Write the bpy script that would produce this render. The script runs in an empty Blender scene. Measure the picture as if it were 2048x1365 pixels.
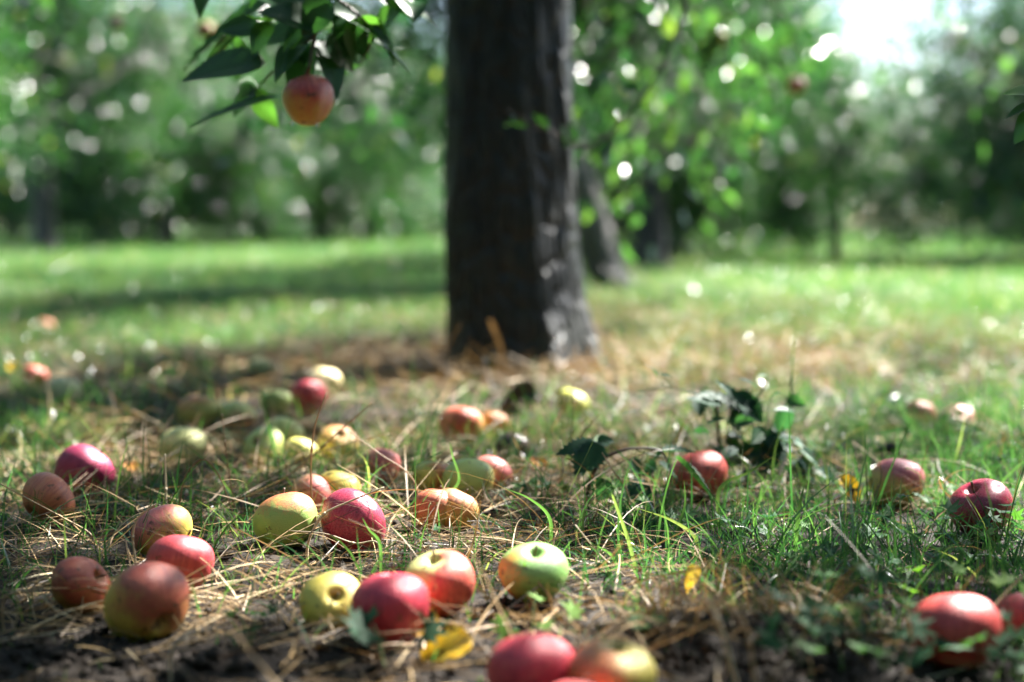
import bpy, math, random
import numpy as np
from mathutils import Vector, Matrix, Euler

# ------------------------------------------------------------------ camera, sky, sun, exposure
SC = bpy.context.scene
COL = SC.collection
H_CAM = 0.382
PITCH = math.radians(4.66)
FPX = 2844.4
cam_d = bpy.data.cameras.new('camera')
cam_d.lens = 50.0; cam_d.sensor_width = 36.0
cam_d.clip_start = 0.02; cam_d.clip_end = 1500
cam_d.dof.use_dof = True
cam_d.dof.focus_distance = 1.62
cam_d.dof.aperture_fstop = 2.1
cam = bpy.data.objects.new('camera', cam_d); COL.objects.link(cam)
cam.location = (0, 0, H_CAM)
cam.rotation_euler = (math.pi/2 - PITCH, 0, 0)
SC.camera = cam

SUN_AZ = math.radians(44)      # measured from +X (right) towards +Y (away)
SUN_EL = math.radians(47)
SUN = Vector((math.cos(SUN_EL)*math.cos(SUN_AZ), math.cos(SUN_EL)*math.sin(SUN_AZ), math.sin(SUN_EL)))
w = bpy.data.worlds.new('World'); SC.world = w; w.use_nodes = True
nt = w.node_tree; nt.nodes.clear()
sky = nt.nodes.new('ShaderNodeTexSky'); sky.sky_type = 'NISHITA'; sky.sun_disc = False
sky.sun_elevation = SUN_EL
sky.sun_rotation = math.pi/2 - SUN_AZ
sky.air_density = 1.0; sky.dust_density = 1.0; sky.ozone_density = 1.0
bg = nt.nodes.new('ShaderNodeBackground'); bg.inputs['Strength'].default_value = 0.05
wo = nt.nodes.new('ShaderNodeOutputWorld')
nt.links.new(sky.outputs[0], bg.inputs[0]); nt.links.new(bg.outputs[0], wo.inputs[0])
sl = bpy.data.lights.new('sun', 'SUN'); sl.energy = 5.0; sl.angle = math.radians(0.53); sl.color = (1.0, 0.965, 0.90)
so = bpy.data.objects.new('sun', sl); COL.objects.link(so)
so.rotation_euler = (-SUN).to_track_quat('-Z', 'Y').to_euler()
so.location = (6, 8, 10)
SC.view_settings.view_transform = 'Standard'
SC.view_settings.look = 'None'
SC.view_settings.exposure = 2.75
SC.view_settings.gamma = 1.0
SC.render.engine = 'CYCLES'
SC.cycles.use_denoising = True
SC.cycles.max_bounces = 8
SC.cycles.diffuse_bounces = 4
SC.cycles.glossy_bounces = 3
SC.cycles.transmission_bounces = 6
SC.cycles.transparent_max_bounces = 8
SC.cycles.sample_clamp_indirect = 6
SC.cycles.caustics_reflective = False
SC.cycles.caustics_refractive = False

# ------------------------------------------------------------------ helpers
RNG = np.random.default_rng(7)
random.seed(7)
FW = Vector((0, math.cos(PITCH), -math.sin(PITCH)))
UP = Vector((0, math.sin(PITCH), math.cos(PITCH)))

def ray(px, py):
    return FW + Vector((1, 0, 0))*((px-1024)/FPX) + UP*((682.5-py)/FPX)
def at(px, py, t):
    """point seen at a photo pixel, t metres deep"""
    return Vector((0, 0, H_CAM)) + ray(px, py)*t

_lat = np.random.default_rng(99).random((256, 256))
def vnoise(x, y, s=1.0, o=0.0):
    x = np.asarray(x, float)*s + 31.7 + o*7.13; y = np.asarray(y, float)*s + 17.3 + o*3.71
    xi = np.floor(x).astype(int); yi = np.floor(y).astype(int)
    fx = x-xi; fy = y-yi
    fx = fx*fx*(3-2*fx); fy = fy*fy*(3-2*fy)
    a = _lat[xi & 255, yi & 255]; b = _lat[(xi+1) & 255, yi & 255]
    c = _lat[xi & 255, (yi+1) & 255]; d = _lat[(xi+1) & 255, (yi+1) & 255]
    return (a*(1-fx)+b*fx)*(1-fy) + (c*(1-fx)+d*fx)*fy
def fbm(x, y, s=1.0, o=0.0, n=3):
    v = 0; a = 0.5; t = 0
    for i in range(n):
        v = v + a*vnoise(x, y, s*2**i, o+i*5); t += a; a *= 0.5
    return v/t

TRUNK = (-0.002, 3.80)
def gz(x, y):
    """ground height"""
    x = np.asarray(x, float); y = np.asarray(y, float)
    z = (fbm(x, y, 1.6, 1)-0.5)*0.035 + (fbm(x, y, 9, 2)-0.5)*0.016
    z = z*np.clip((y-0.2)/0.8, 0, 1)
    z = z + 0.040*np.exp(-(((x-0.215)/0.12)**2 + ((y-1.19)/0.10)**2))          # soil mound in front
    z = z + 0.012*np.exp(-(((x-TRUNK[0])**2+(y-TRUNK[1])**2)/0.35**2))            # rise at the trunk foot
    return z
def gz1(x, y): return float(gz(np.array([x]), np.array([y]))[0])
def ground_at(px, py):
    t = 1.5
    d = ray(px, py)
    for i in range(30):
        p = Vector((0, 0, H_CAM)) + d*t
        t += (p.z - gz1(p.x, p.y))/(-d.z)*0.7 if d.z < 0 else 0
    return Vector((0, 0, H_CAM)) + d*t

def newmesh(name, verts, faces, mats=None, smooth=False, attrs=None):
    """verts (N,3); faces: list of arrays (M,3)/(M,4)"""
    me = bpy.data.meshes.new(name)
    verts = np.asarray(verts, np.float32).reshape(-1, 3)
    if not isinstance(faces, (list, tuple)): faces = [faces]
    faces = [np.asarray(f, np.int32) for f in faces if len(f)]
    me.vertices.add(len(verts)); me.vertices.foreach_set('co', verts.ravel())
    nl = sum(f.size for f in faces); npoly = sum(len(f) for f in faces)
    me.loops.add(nl); me.polygons.add(npoly)
    me.loops.foreach_set('vertex_index', np.concatenate([f.ravel() for f in faces]))
    tot = np.concatenate([np.full(len(f), f.shape[1], np.int32) for f in faces])
    st = np.concatenate([[0], np.cumsum(tot)[:-1]]).astype(np.int32)
    me.polygons.foreach_set('loop_start', st)
    me.polygons.foreach_set('loop_total', tot)
    if smooth: me.polygons.foreach_set('use_smooth', np.ones(npoly, bool))
    for k, v in (attrs or {}).items():
        a = me.attributes.new(k, 'FLOAT', 'POINT'); a.data.foreach_set('value', np.asarray(v, np.float32))
    me.update(calc_edges=True)
    for m in (mats if isinstance(mats, (list, tuple)) else [mats] if mats else []): me.materials.append(m)
    return me
def link(name, me, parent=None, loc=None, rot=None, scale=None):
    o = bpy.data.objects.new(name, me); COL.objects.link(o)
    if parent is not None: o.parent = parent
    if loc is not None: o.location = loc
    if rot is not None: o.rotation_euler = rot
    if scale is not None: o.scale = scale if hasattr(scale, '__len__') else (scale,)*3
    return o
def tag(o, label=None, cat=None, group=None, kind=None):
    if label: o['label'] = label
    if cat: o['category'] = cat
    if group: o['group'] = group
    if kind: o['kind'] = kind
    return o
def empty(name, loc=(0, 0, 0), rz=0):
    o = bpy.data.objects.new(name, None); COL.objects.link(o)
    o.location = loc; o.rotation_euler = (0, 0, rz); o.empty_display_size = 0.1
    return o

def smooth_path(pts, n=6):
    """catmull-rom"""
    P = [np.array(p, float) for p in pts]
    if len(P) < 3: 
        return np.array([P[0]+(P[-1]-P[0])*i/n for i in range(n+1)])
    P = [2*P[0]-P[1]] + P + [2*P[-1]-P[-2]]
    out = []
    for i in range(1, len(P)-2):
        for k in range(n):
            t = k/n
            out.append(0.5*((2*P[i]) + (-P[i-1]+P[i+1])*t + (2*P[i-1]-5*P[i]+4*P[i+1]-P[i+2])*t*t + (-P[i-1]+3*P[i]-3*P[i+1]+P[i+2])*t**3))
    out.append(P[-2]); return np.array(out)
def tube(path, radii, sides=6, cap=True):
    path = np.asarray(path, float); n = len(path)
    radii = np.interp(np.linspace(0, 1, n), np.linspace(0, 1, len(radii)), radii) if hasattr(radii, '__len__') else np.full(n, radii)
    T = np.gradient(path, axis=0); T /= np.linalg.norm(T, axis=1)[:, None]+1e-12
    ref = np.array([0.3, 0.2, 1.0]) if abs(T[:, 2]).mean() < 0.8 else np.array([1.0, 0.2, 0.1])
    A = np.cross(T, ref); A /= np.linalg.norm(A, axis=1)[:, None]+1e-12
    B = np.cross(T, A)
    an = np.linspace(0, 2*np.pi, sides, endpoint=False)
    V = path[:, None, :] + radii[:, None, None]*(np.cos(an)[None, :, None]*A[:, None, :] + np.sin(an)[None, :, None]*B[:, None, :])
    V = V.reshape(-1, 3)
    i = np.arange(n-1)[:, None]; j = np.arange(sides)[None, :]
    F = np.stack([i*sides+j, i*sides+(j+1) % sides, (i+1)*sides+(j+1) % sides, (i+1)*sides+j], -1).reshape(-1, 4)
    if cap:
        V = np.vstack([V, path[0], path[-1]]); a = n*sides
        j = np.arange(sides)
        c1 = np.stack([np.full(sides, a), (j+1) % sides, j], -1)
        c2 = np.stack([np.full(sides, a+1), (n-1)*sides+j, (n-1)*sides+(j+1) % sides], -1)
        return V, [F, np.vstack([c1, c2])]
    return V, [F]
def merge(parts):
    V = []; Q = []; T = []; o = 0
    for v, fs in parts:
        V.append(v)
        for f in fs:
            f = np.asarray(f)
            (Q if f.shape[1] == 4 else T).append(f+o)
        o += len(v)
    out = []
    if Q: out.append(np.vstack(Q))
    if T: out.append(np.vstack(T))
    return np.vstack(V), out

# ------------------------------------------------------------------ materials
def mat(name):
    m = bpy.data.materials.new(name); m.use_nodes = True
    n = m.node_tree; n.nodes.clear()
    out = n.nodes.new('ShaderNodeOutputMaterial')
    return m, n, out
def N(n, typ, **kw):
    nd = n.nodes.new(typ)
    for k, v in kw.items():
        if k in nd.inputs: nd.inputs[k].default_value = v
        else: setattr(nd, k, v)
    return nd
def ramp(n, src, stops, interp='LINEAR'):
    r = n.nodes.new('ShaderNodeValToRGB'); r.color_ramp.interpolation = interp
    el = r.color_ramp.elements
    while len(el) > 1: el.remove(el[-1])
    el[0].position = stops[0][0]; el[0].color = (*stops[0][1], 1)
    for p, c in stops[1:]:
        e = el.new(p); e.color = (*c, 1)
    if src is not None: n.links.new(src, r.inputs[0])
    return r.outputs[0]
def mixc(n, fac, a, b, mode='MIX'):
    m = n.nodes.new('ShaderNodeMix'); m.data_type = 'RGBA'; m.blend_type = mode
    def put(s, v):
        if isinstance(v, (tuple, list)): s.default_value = (*v, 1) if len(v) == 3 else v
        elif isinstance(v, (int, float)): s.default_value = v
        else: n.links.new(v, s)
    put(m.inputs[0], fac); put(m.inputs[6], a); put(m.inputs[7], b)
    return m.outputs[2]
def mth(n, op, a, b=None, c=None):
    m = n.nodes.new('ShaderNodeMath'); m.operation = op
    for i, v in enumerate((a, b, c)):
        if v is None: continue
        if isinstance(v, (int, float)): m.inputs[i].default_value = v
        else: n.links.new(v, m.inputs[i])
    return m.outputs[0]
def mapr(n, v, a, b, c=0.0, d=1.0, smooth=True):
    m = n.nodes.new('ShaderNodeMapRange'); m.interpolation_type = 'SMOOTHSTEP' if smooth else 'LINEAR'
    n.links.new(v, m.inputs[0])
    for i, x in zip((1, 2, 3, 4), (a, b, c, d)): m.inputs[i].default_value = x
    return m.outputs[0]

def leaf_mat(name, stops, trans=0.45, rough=0.35, spec=0.5, tcol=(1.25, 1.2, 0.45), attr='rnd', ior=1.5):
    """thin leaf: front gloss + light through it"""
    m, n, out = mat(name)
    at_ = N(n, 'ShaderNodeAttribute', attribute_name=attr)
    c = ramp(n, at_.outputs['Fac'], stops)
    tc = N(n, 'ShaderNodeTexCoord')
    nz = N(n, 'ShaderNodeTexNoise', Scale=60.0, Detail=2.0)
    n.links.new(tc.outputs['Object'], nz.inputs['Vector'])
    c = mixc(n, 0.35, c, mixc(n, nz.outputs['Fac'], (0.25, 0.25, 0.25), (1.0, 1.0, 1.0)), 'OVERLAY')
    p = N(n, 'ShaderNodeBsdfPrincipled', Roughness=rough)
    p.inputs['Specular IOR Level'].default_value = spec; p.inputs['IOR'].default_value = ior
    n.links.new(c, p.inputs['Base Color'])
    t = N(n, 'ShaderNodeBsdfTranslucent')
    n.links.new(mixc(n, 1.0, c, tcol, 'MULTIPLY'), t.inputs['Color'])
    mx = n.nodes.new('ShaderNodeMixShader'); mx.inputs[0].default_value = trans
    n.links.new(p.outputs[0], mx.inputs[1]); n.links.new(t.outputs[0], mx.inputs[2])
    n.links.new(mx.outputs[0], out.inputs[0])
    return m

M = {}
M['tree_leaf'] = leaf_mat('tree_leaf', [(0, (0.006, 0.025, 0.017)), (0.45, (0.016, 0.052, 0.025)), (0.8, (0.042, 0.100, 0.034)), (0.96, (0.07, 0.13, 0.038)), (1, (0.16, 0.18, 0.04))], trans=0.40, rough=0.24, spec=0.9, tcol=(2.1, 2.45, 0.95), ior=1.5)
M['near_leaf'] = leaf_mat('near_leaf', [(0, (0.016, 0.05, 0.022)), (0.6, (0.03, 0.085, 0.03)), (1, (0.06, 0.14, 0.035))], trans=0.35, rough=0.34, spec=0.5, tcol=(2.0, 2.4, 0.8))
M['bramble_leaf'] = leaf_mat('bramble_leaf', [(0, (0.020, 0.058, 0.040)), (0.6, (0.034, 0.085, 0.050)), (1, (0.07, 0.17, 0.04))], trans=0.36, rough=0.55, spec=0.25, tcol=(1.8, 2.4, 0.8))
M['weed_leaf'] = leaf_mat('weed_leaf', [(0, (0.014, 0.052, 0.026)), (0.6, (0.028, 0.095, 0.034)), (1, (0.13, 0.25, 0.035))], trans=0.4, rough=0.6, spec=0.25, tcol=(1.6, 1.9, 0.7))
M['grass'] = leaf_mat('grass', [(0, (0.015, 0.056, 0.032)), (0.4, (0.034, 0.108, 0.046)), (0.75, (0.076, 0.16, 0.062)), (1, (0.24, 0.27, 0.13))], trans=0.45, rough=0.24, spec=0.8, tcol=(1.6, 1.7, 0.7))
M['straw'] = leaf_mat('straw', [(0, (0.035, 0.024, 0.015)), (0.3, (0.16, 0.102, 0.048)), (0.7, (0.42, 0.285, 0.135)), (1, (0.68, 0.54, 0.34))], trans=0.2, rough=0.5, spec=0.35, tcol=(1.2, 1.0, 0.7))
M['dark_leaf'] = leaf_mat('dark_leaf', [(0, (0.012, 0.010, 0.009)), (1, (0.035, 0.025, 0.018))], trans=0.05, rough=0.35, spec=0.5, tcol=(1.2, 1.0, 0.7))

def yellow_mat(name, c1, c2, spots):
    m, n, out = mat(name)
    tc = N(n, 'ShaderNodeTexCoord')
    nz = N(n, 'ShaderNodeTexNoise', Scale=2.2, Detail=4.0, Roughness=0.65); n.links.new(tc.outputs['Object'], nz.inputs['Vector'])
    v = N(n, 'ShaderNodeTexNoise', Scale=5.0, Detail=3.0, Roughness=0.6); n.links.new(tc.outputs['Object'], v.inputs['Vector'])
    c = mixc(n, mapr(n, nz.outputs['Fac'], 0.35, 0.65), c1, c2)
    c = mixc(n, mapr(n, v.outputs['Fac'], spots, spots+0.08), c, (0.03, 0.02, 0.01))
    p = N(n, 'ShaderNodeBsdfPrincipled', Roughness=0.5); n.links.new(c, p.inputs['Base Color'])
    t = N(n, 'ShaderNodeBsdfTranslucent'); n.links.new(c, t.inputs['Color'])
    mx = n.nodes.new('ShaderNodeMixShader'); mx.inputs[0].default_value = 0.4
    n.links.new(p.outputs[0], mx.inputs[1]); n.links.new(t.outputs[0], mx.inputs[2]); n.links.new(mx.outputs[0], out.inputs[0])
    return m
M['yellow'] = yellow_mat('yellow_leaf', (0.75, 0.42, 0.015), (0.78, 0.58, 0.06), 0.58)
M['yellow_spot'] = yellow_mat('spotted_yellow_leaf', (0.70, 0.36, 0.015), (0.72, 0.50, 0.03), 0.50)
M['orange_leaf'] = yellow_mat('orange_leaf', (0.50, 0.16, 0.02), (0.60, 0.30, 0.04), 0.58)

def bark_mat(name, c0, c1, c2, moss=0.0):
    m, n, out = mat(name)
    tc = N(n, 'ShaderNodeTexCoord')
    mp = N(n, 'ShaderNodeMapping'); mp.inputs['Scale'].default_value = (1, 1, 0.42); n.links.new(tc.outputs['Object'], mp.inputs[0])
    nz = N(n, 'ShaderNodeTexNoise', Scale=38.0, Detail=6.0, Roughness=0.65); n.links.new(mp.outputs[0], nz.inputs['Vector'])
    vo = N(n, 'ShaderNodeTexVoronoi', Scale=26.0); vo.feature = 'DISTANCE_TO_EDGE'; n.links.new(mp.outputs[0], vo.inputs['Vector'])
    n2 = N(n, 'ShaderNodeTexNoise', Scale=5.0, Detail=4.0); n.links.new(tc.outputs['Object'], n2.inputs['Vector'])
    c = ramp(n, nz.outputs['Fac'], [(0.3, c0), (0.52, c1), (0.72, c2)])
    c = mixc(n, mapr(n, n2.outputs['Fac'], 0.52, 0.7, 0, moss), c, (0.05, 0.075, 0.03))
    p = N(n, 'ShaderNodeBsdfPrincipled', Roughness=0.55); n.links.new(c, p.inputs['Base Color'])
    n.links.new(mapr(n, n2.outputs['Fac'], 0.35, 0.65, 0.30, 0.62), p.inputs['Roughness'])
    h = mth(n, 'ADD', mth(n, 'MULTIPLY', mapr(n, vo.outputs['Distance'], 0.0, 0.25), 0.7), nz.outputs['Fac'])
    b = N(n, 'ShaderNodeBump', Strength=0.9, Distance=0.012); n.links.new(h, b.inputs['Height'])
    n.links.new(b.outputs[0], p.inputs['Normal']); n.links.new(p.outputs[0], out.inputs[0])
    return m
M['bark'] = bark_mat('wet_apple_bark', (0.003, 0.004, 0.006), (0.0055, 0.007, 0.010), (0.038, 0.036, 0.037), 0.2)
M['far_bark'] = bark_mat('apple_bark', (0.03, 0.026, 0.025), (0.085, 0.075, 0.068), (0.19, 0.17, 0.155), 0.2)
M['twig'] = bark_mat('twig_bark', (0.03, 0.024, 0.02), (0.06, 0.048, 0.04), (0.11, 0.09, 0.07))

def plain(name, col, rough=0.6, spec=0.4, noise=0.0, scale=30):
    m, n, out = mat(name)
    p = N(n, 'ShaderNodeBsdfPrincipled', Roughness=rough); p.inputs['Specular IOR Level'].default_value = spec
    tc = N(n, 'ShaderNodeTexCoord')
    nz = N(n, 'ShaderNodeTexNoise', Scale=float(scale), Detail=4.0); n.links.new(tc.outputs['Object'], nz.inputs['Vector'])
    c = mixc(n, nz.outputs['Fac'], tuple(x*(1-noise) for x in col), tuple(min(1, x*(1+noise)) for x in col))
    n.links.new(c, p.inputs['Base Color']); n.links.new(p.outputs[0], out.inputs[0])
    return m
M['stem'] = plain('apple_stem', (0.09, 0.055, 0.03), 0.6, 0.4, 0.5)
M['calyx'] = plain('apple_calyx', (0.035, 0.025, 0.016), 0.8, 0.2, 0.4)
M['green_stem'] = plain('green_stem', (0.06, 0.12, 0.035), 0.5, 0.4, 0.3)
M['red_stem'] = plain('bramble_cane', (0.05, 0.03, 0.025), 0.5, 0.5, 0.5)
M['crumb'] = plain('soil_crumb', (0.026, 0.019, 0.014), 0.85, 0.3, 0.7)
def straw_obj_mat(name, col):
    return plain(name, col, 0.5, 0.35, 0.45, 40)
M['stalk'] = straw_obj_mat('dry_stalk', (0.36, 0.25, 0.14))
M['stalk_pale'] = straw_obj_mat('pale_stalk', (0.52, 0.42, 0.29))
M['stalk_brown'] = straw_obj_mat('brown_stalk', (0.20, 0.125, 0.07))
m, n, out = mat('water'); p = N(n, 'ShaderNodeBsdfPrincipled', Roughness=0.02); p.inputs['Transmission Weight'].default_value = 1.0; p.inputs['IOR'].default_value = 1.33
n.links.new(p.outputs[0], out.inputs[0]); M['water'] = m

# soil / turf
m, n, out = mat('soil_and_turf')
tc = N(n, 'ShaderNodeTexCoord'); geo = N(n, 'ShaderNodeNewGeometry')
n1 = N(n, 'ShaderNodeTexNoise', Scale=70.0, Detail=8.0, Roughness=0.7); n.links.new(tc.outputs['Object'], n1.inputs['Vector'])
n2 = N(n, 'ShaderNodeTexNoise', Scale=1.3, Detail=5.0, Roughness=0.6); n.links.new(tc.outputs['Object'], n2.inputs['Vector'])
soil = ramp(n, n1.outputs['Fac'], [(0.3, (0.007, 0.005, 0.004)), (0.55, (0.024, 0.017, 0.012)), (0.75, (0.058, 0.042, 0.029))])
turf = ramp(n, n1.outputs['Fac'], [(0.3, (0.03, 0.07, 0.02)), (0.55, (0.07, 0.135, 0.035)), (0.75, (0.15, 0.19, 0.07))])
ga = N(n, 'ShaderNodeAttribute', attribute_name='green')
c = mixc(n, ga.outputs['Fac'], soil, turf)
p = N(n, 'ShaderNodeBsdfPrincipled', Roughness=0.8); p.inputs['Specular IOR Level'].default_value = 0.25
n.links.new(c, p.inputs['Base Color'])
b = N(n, 'ShaderNodeBump', Strength=1.0, Distance=0.01); n.links.new(n1.outputs['Fac'], b.inputs['Height']); n.links.new(b.outputs[0], p.inputs['Normal'])
n.links.new(p.outputs[0], out.inputs[0]); M['ground'] = m

def apple_mat(name, g, r, d, lo, hi, streak=0.5, russet=0.3, rough=0.38, dots=0.6, bruise=0.28):
    """skin: ground colour g, blush r on the side d, with streaks running stem to calyx"""
    g = tuple(min(0.8, q*1.2) for q in g); r = tuple(min(0.8, q*1.25) for q in r)
    m, n, out = mat(name)
    tc = N(n, 'ShaderNodeTexCoord')
    off = N(n, 'ShaderNodeVectorMath', operation='ADD'); n.links.new(tc.outputs['Object'], off.inputs[0])
    s = sum(ord(ch) for ch in name)*0.37
    off.inputs[1].default_value = (s % 9, s*1.7 % 7, s*2.3 % 5)
    sp = N(n, 'ShaderNodeSeparateXYZ'); n.links.new(tc.outputs['Object'], sp.inputs[0])
    x, y, z = sp.outputs
    rho = mth(n, 'POWER', mth(n, 'ADD', mth(n, 'MULTIPLY', x, x), mth(n, 'MULTIPLY', y, y)), 0.5)
    dv = Vector(d).normalized()
    dt = N(n, 'ShaderNodeVectorMath', operation='DOT_PRODUCT'); n.links.new(tc.outputs['Object'], dt.inputs[0]); dt.inputs[1].default_value = dv
    # streak noise: unit direction around the axis, stretched along it
    inv = mth(n, 'DIVIDE', 1.0, mth(n, 'ADD', rho, 0.02))
    cx = N(n, 'ShaderNodeCombineXYZ'); n.links.new(mth(n, 'MULTIPLY', x, inv), cx.inputs[0]); n.links.new(mth(n, 'MULTIPLY', y, inv), cx.inputs[1]); n.links.new(mth(n, 'MULTIPLY', z, 0.16), cx.inputs[2])
    co = N(n, 'ShaderNodeVectorMath', operation='ADD'); n.links.new(cx.outputs[0], co.inputs[0]); co.inputs[1].default_value = (s % 5, s % 3, 0)
    st = N(n, 'ShaderNodeTexNoise', Scale=7.0, Detail=6.0, Roughness=0.72); n.links.new(co.outputs[0], st.inputs['Vector'])
    bl = N(n, 'ShaderNodeTexNoise', Scale=1.5, Detail=3.0); n.links.new(off.outputs[0], bl.inputs['Vector'])
    fn = N(n, 'ShaderNodeTexNoise', Scale=19.0, Detail=5.0, Roughness=0.7); n.links.new(off.outputs[0], fn.inputs['Vector'])
    v = mth(n, 'ADD', dt.outputs['Value'], mth(n, 'MULTIPLY', mth(n, 'SUBTRACT', st.outputs['Fac'], 0.5), 2.2*streak))
    v = mth(n, 'ADD', v, mth(n, 'MULTIPLY', mth(n, 'SUBTRACT', bl.outputs['Fac'], 0.5), 1.3))
    v = mth(n, 'ADD', v, mth(n, 'MULTIPLY', mth(n, 'SUBTRACT', fn.outputs['Fac'], 0.5), 1.2))
    f = mapr(n, v, lo, hi)
    g2 = tuple(min(1, q*k) for q, k in zip(g, (1.35, 1.12, 1.2)))
    gc = mixc(n, fn.outputs['Fac'], g, g2)
    rd = tuple(q*k for q, k in zip(r, (0.62, 0.50, 0.66)))
    rl = tuple(min(1, q*k) for q, k in zip(r, (1.12, 1.5, 1.3)))
    rc = ramp(n, st.outputs['Fac'], [(0.33, rd), (0.5, r), (0.68, rl)])
    c = mixc(n, f, gc, rc)
    vo = N(n, 'ShaderNodeTexVoronoi', Scale=9.0); n.links.new(off.outputs[0], vo.inputs['Vector'])
    dm = mapr(n, vo.outputs['Distance'], 0.05, 0.11, dots, 0.0)
    c = mixc(n, dm, c, (0.55, 0.42, 0.25))
    sc_ = N(n, 'ShaderNodeTexVoronoi', Scale=3.3); n.links.new(off.outputs[0], sc_.inputs['Vector'])
    sz = mth(n, 'MULTIPLY', mth(n, 'SUBTRACT', fn.outputs['Fac'], 0.36), 0.42)       # scab specks of uneven size
    c = mixc(n, mth(n, 'MULTIPLY', mth(n, 'LESS_THAN', sc_.outputs['Distance'], sz), 0.7), c, (0.06, 0.04, 0.022))
    # russet in the stem hollow and eye basin
    hol = mapr(n, mth(n, 'ADD', rho, mth(n, 'MULTIPLY', mth(n, 'SUBTRACT', fn.outputs['Fac'], 0.5), 0.25)), 0.10, 0.34, russet, 0.0)
    c = mixc(n, hol, c, (0.15, 0.12, 0.04))
    if bruise > 0:
        br = N(n, 'ShaderNodeTexNoise', Scale=2.6, Detail=4.0, Roughness=0.6); n.links.new(off.outputs[0], br.inputs['Vector'])
        c = mixc(n, mapr(n, br.outputs['Fac'], 0.64-0.14*bruise, 0.70-0.1*bruise, 0, 0.75), c, (0.07, 0.035, 0.016))
    p = N(n, 'ShaderNodeBsdfPrincipled', Roughness=rough)
    p.inputs['Specular IOR Level'].default_value = 0.55
    n.links.new(c, p.inputs['Base Color'])
    n.links.new(mapr(n, fn.outputs['Fac'], 0.3, 0.7, rough-0.06, rough+0.12), p.inputs['Roughness'])
    b = N(n, 'ShaderNodeBump', Strength=0.22, Distance=0.02); n.links.new(fn.outputs['Fac'], b.inputs['Height']); n.links.new(b.outputs[0], p.inputs['Normal'])
    n.links.new(p.outputs[0], out.inputs[0])
    return m

# ------------------------------------------------------------------ ground
def greenness(x, y):
    """share of live grass (0 straw and soil, 1 green)"""
    x = np.asarray(x, float); y = np.asarray(y, float)
    u = x/np.maximum(y, 0.5)                 # bearing
    nz = fbm(x, y, 2.2, 11)
    nr = 0.30 + 0.68/(1+np.exp(-(x-0.10)/0.07))          # near: right side greener
    nr = np.where(y < 1.75, nr, 0.32+0.56/(1+np.exp(-(x-0.33)/0.15)))
    far = 0.92
    k = 1/(1+np.exp(-(y-3.9+0.5*(x < -0.3))/0.5))
    g = nr*(1-k)+far*k
    r2 = (x-TRUNK[0])**2+((y-TRUNK[1]))**2
    g = g*(1-0.8*np.exp(-r2/0.95**2))
    row = np.abs(x-0.005-(y-4.0)*0.1333)                  # bare strip along the tree row
    g = g*(1-0.45*np.exp(-(row/0.55)**2)*(y > 4))
    g = g+0.5*np.exp(-(((x+0.95)/0.25)**2+((y-2.3)/0.6)**2))
    g = g + (nz-0.5)*1.0
    return np.clip(g, 0.03, 1)
def soilness(x, y):
    """bare soil patches"""
    s = 1.5*np.exp(-(((x+0.40)/0.22)**2+((y-1.15)/0.13)**2)) + 0.75*np.exp(-(((x-0.22)/0.14)**2+((y-1.14)/0.10)**2))
    s = s + 0.45*np.exp(-(((x+0.12)/0.14)**2+((y-1.12)/0.10)**2))
    s = s + 0.45*(fbm(x, y, 5, 21) > 0.62)
    return np.clip(s, 0, 1)

ys = np.concatenate([np.linspace(-3, 0.7, 12), np.linspace(0.72, 2.6, 150), 2.6+np.cumsum(0.015*1.045**np.arange(110))])
ys = ys[ys < 40]; ys = np.concatenate([ys, [46, 55, 70, 90, 130, 200, 320, 500]])
uu = np.linspace(-1, 1, 170); uu = np.sign(uu)*np.abs(uu)**1.5
hw = 0.9+np.abs(ys)*1.1
X = uu[None, :]*hw[:, None]; Y = np.repeat(ys[:, None], len(uu), 1)
Z = gz(X.ravel(), Y.ravel())
Z += (fbm(X.ravel(), Y.ravel(), 45, 5)-0.5)*0.012*(Y.ravel() < 3)
i = np.arange(len(ys)-1)[:, None]; j = np.arange(len(uu)-1)[None, :]; W_ = len(uu)
F = np.stack([i*W_+j, i*W_+j+1, (i+1)*W_+j+1, (i+1)*W_+j], -1).reshape(-1, 4)
ga = np.clip((Y.ravel()-4.0)/4, 0, 1)*greenness(X.ravel(), Y.ravel())
me = newmesh('ground', np.stack([X.ravel(), Y.ravel(), Z], -1), F, M['ground'], True, {'green': ga})
tag(link('ground', me), kind='structure', label='dark soil and turf of the orchard floor')

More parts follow.
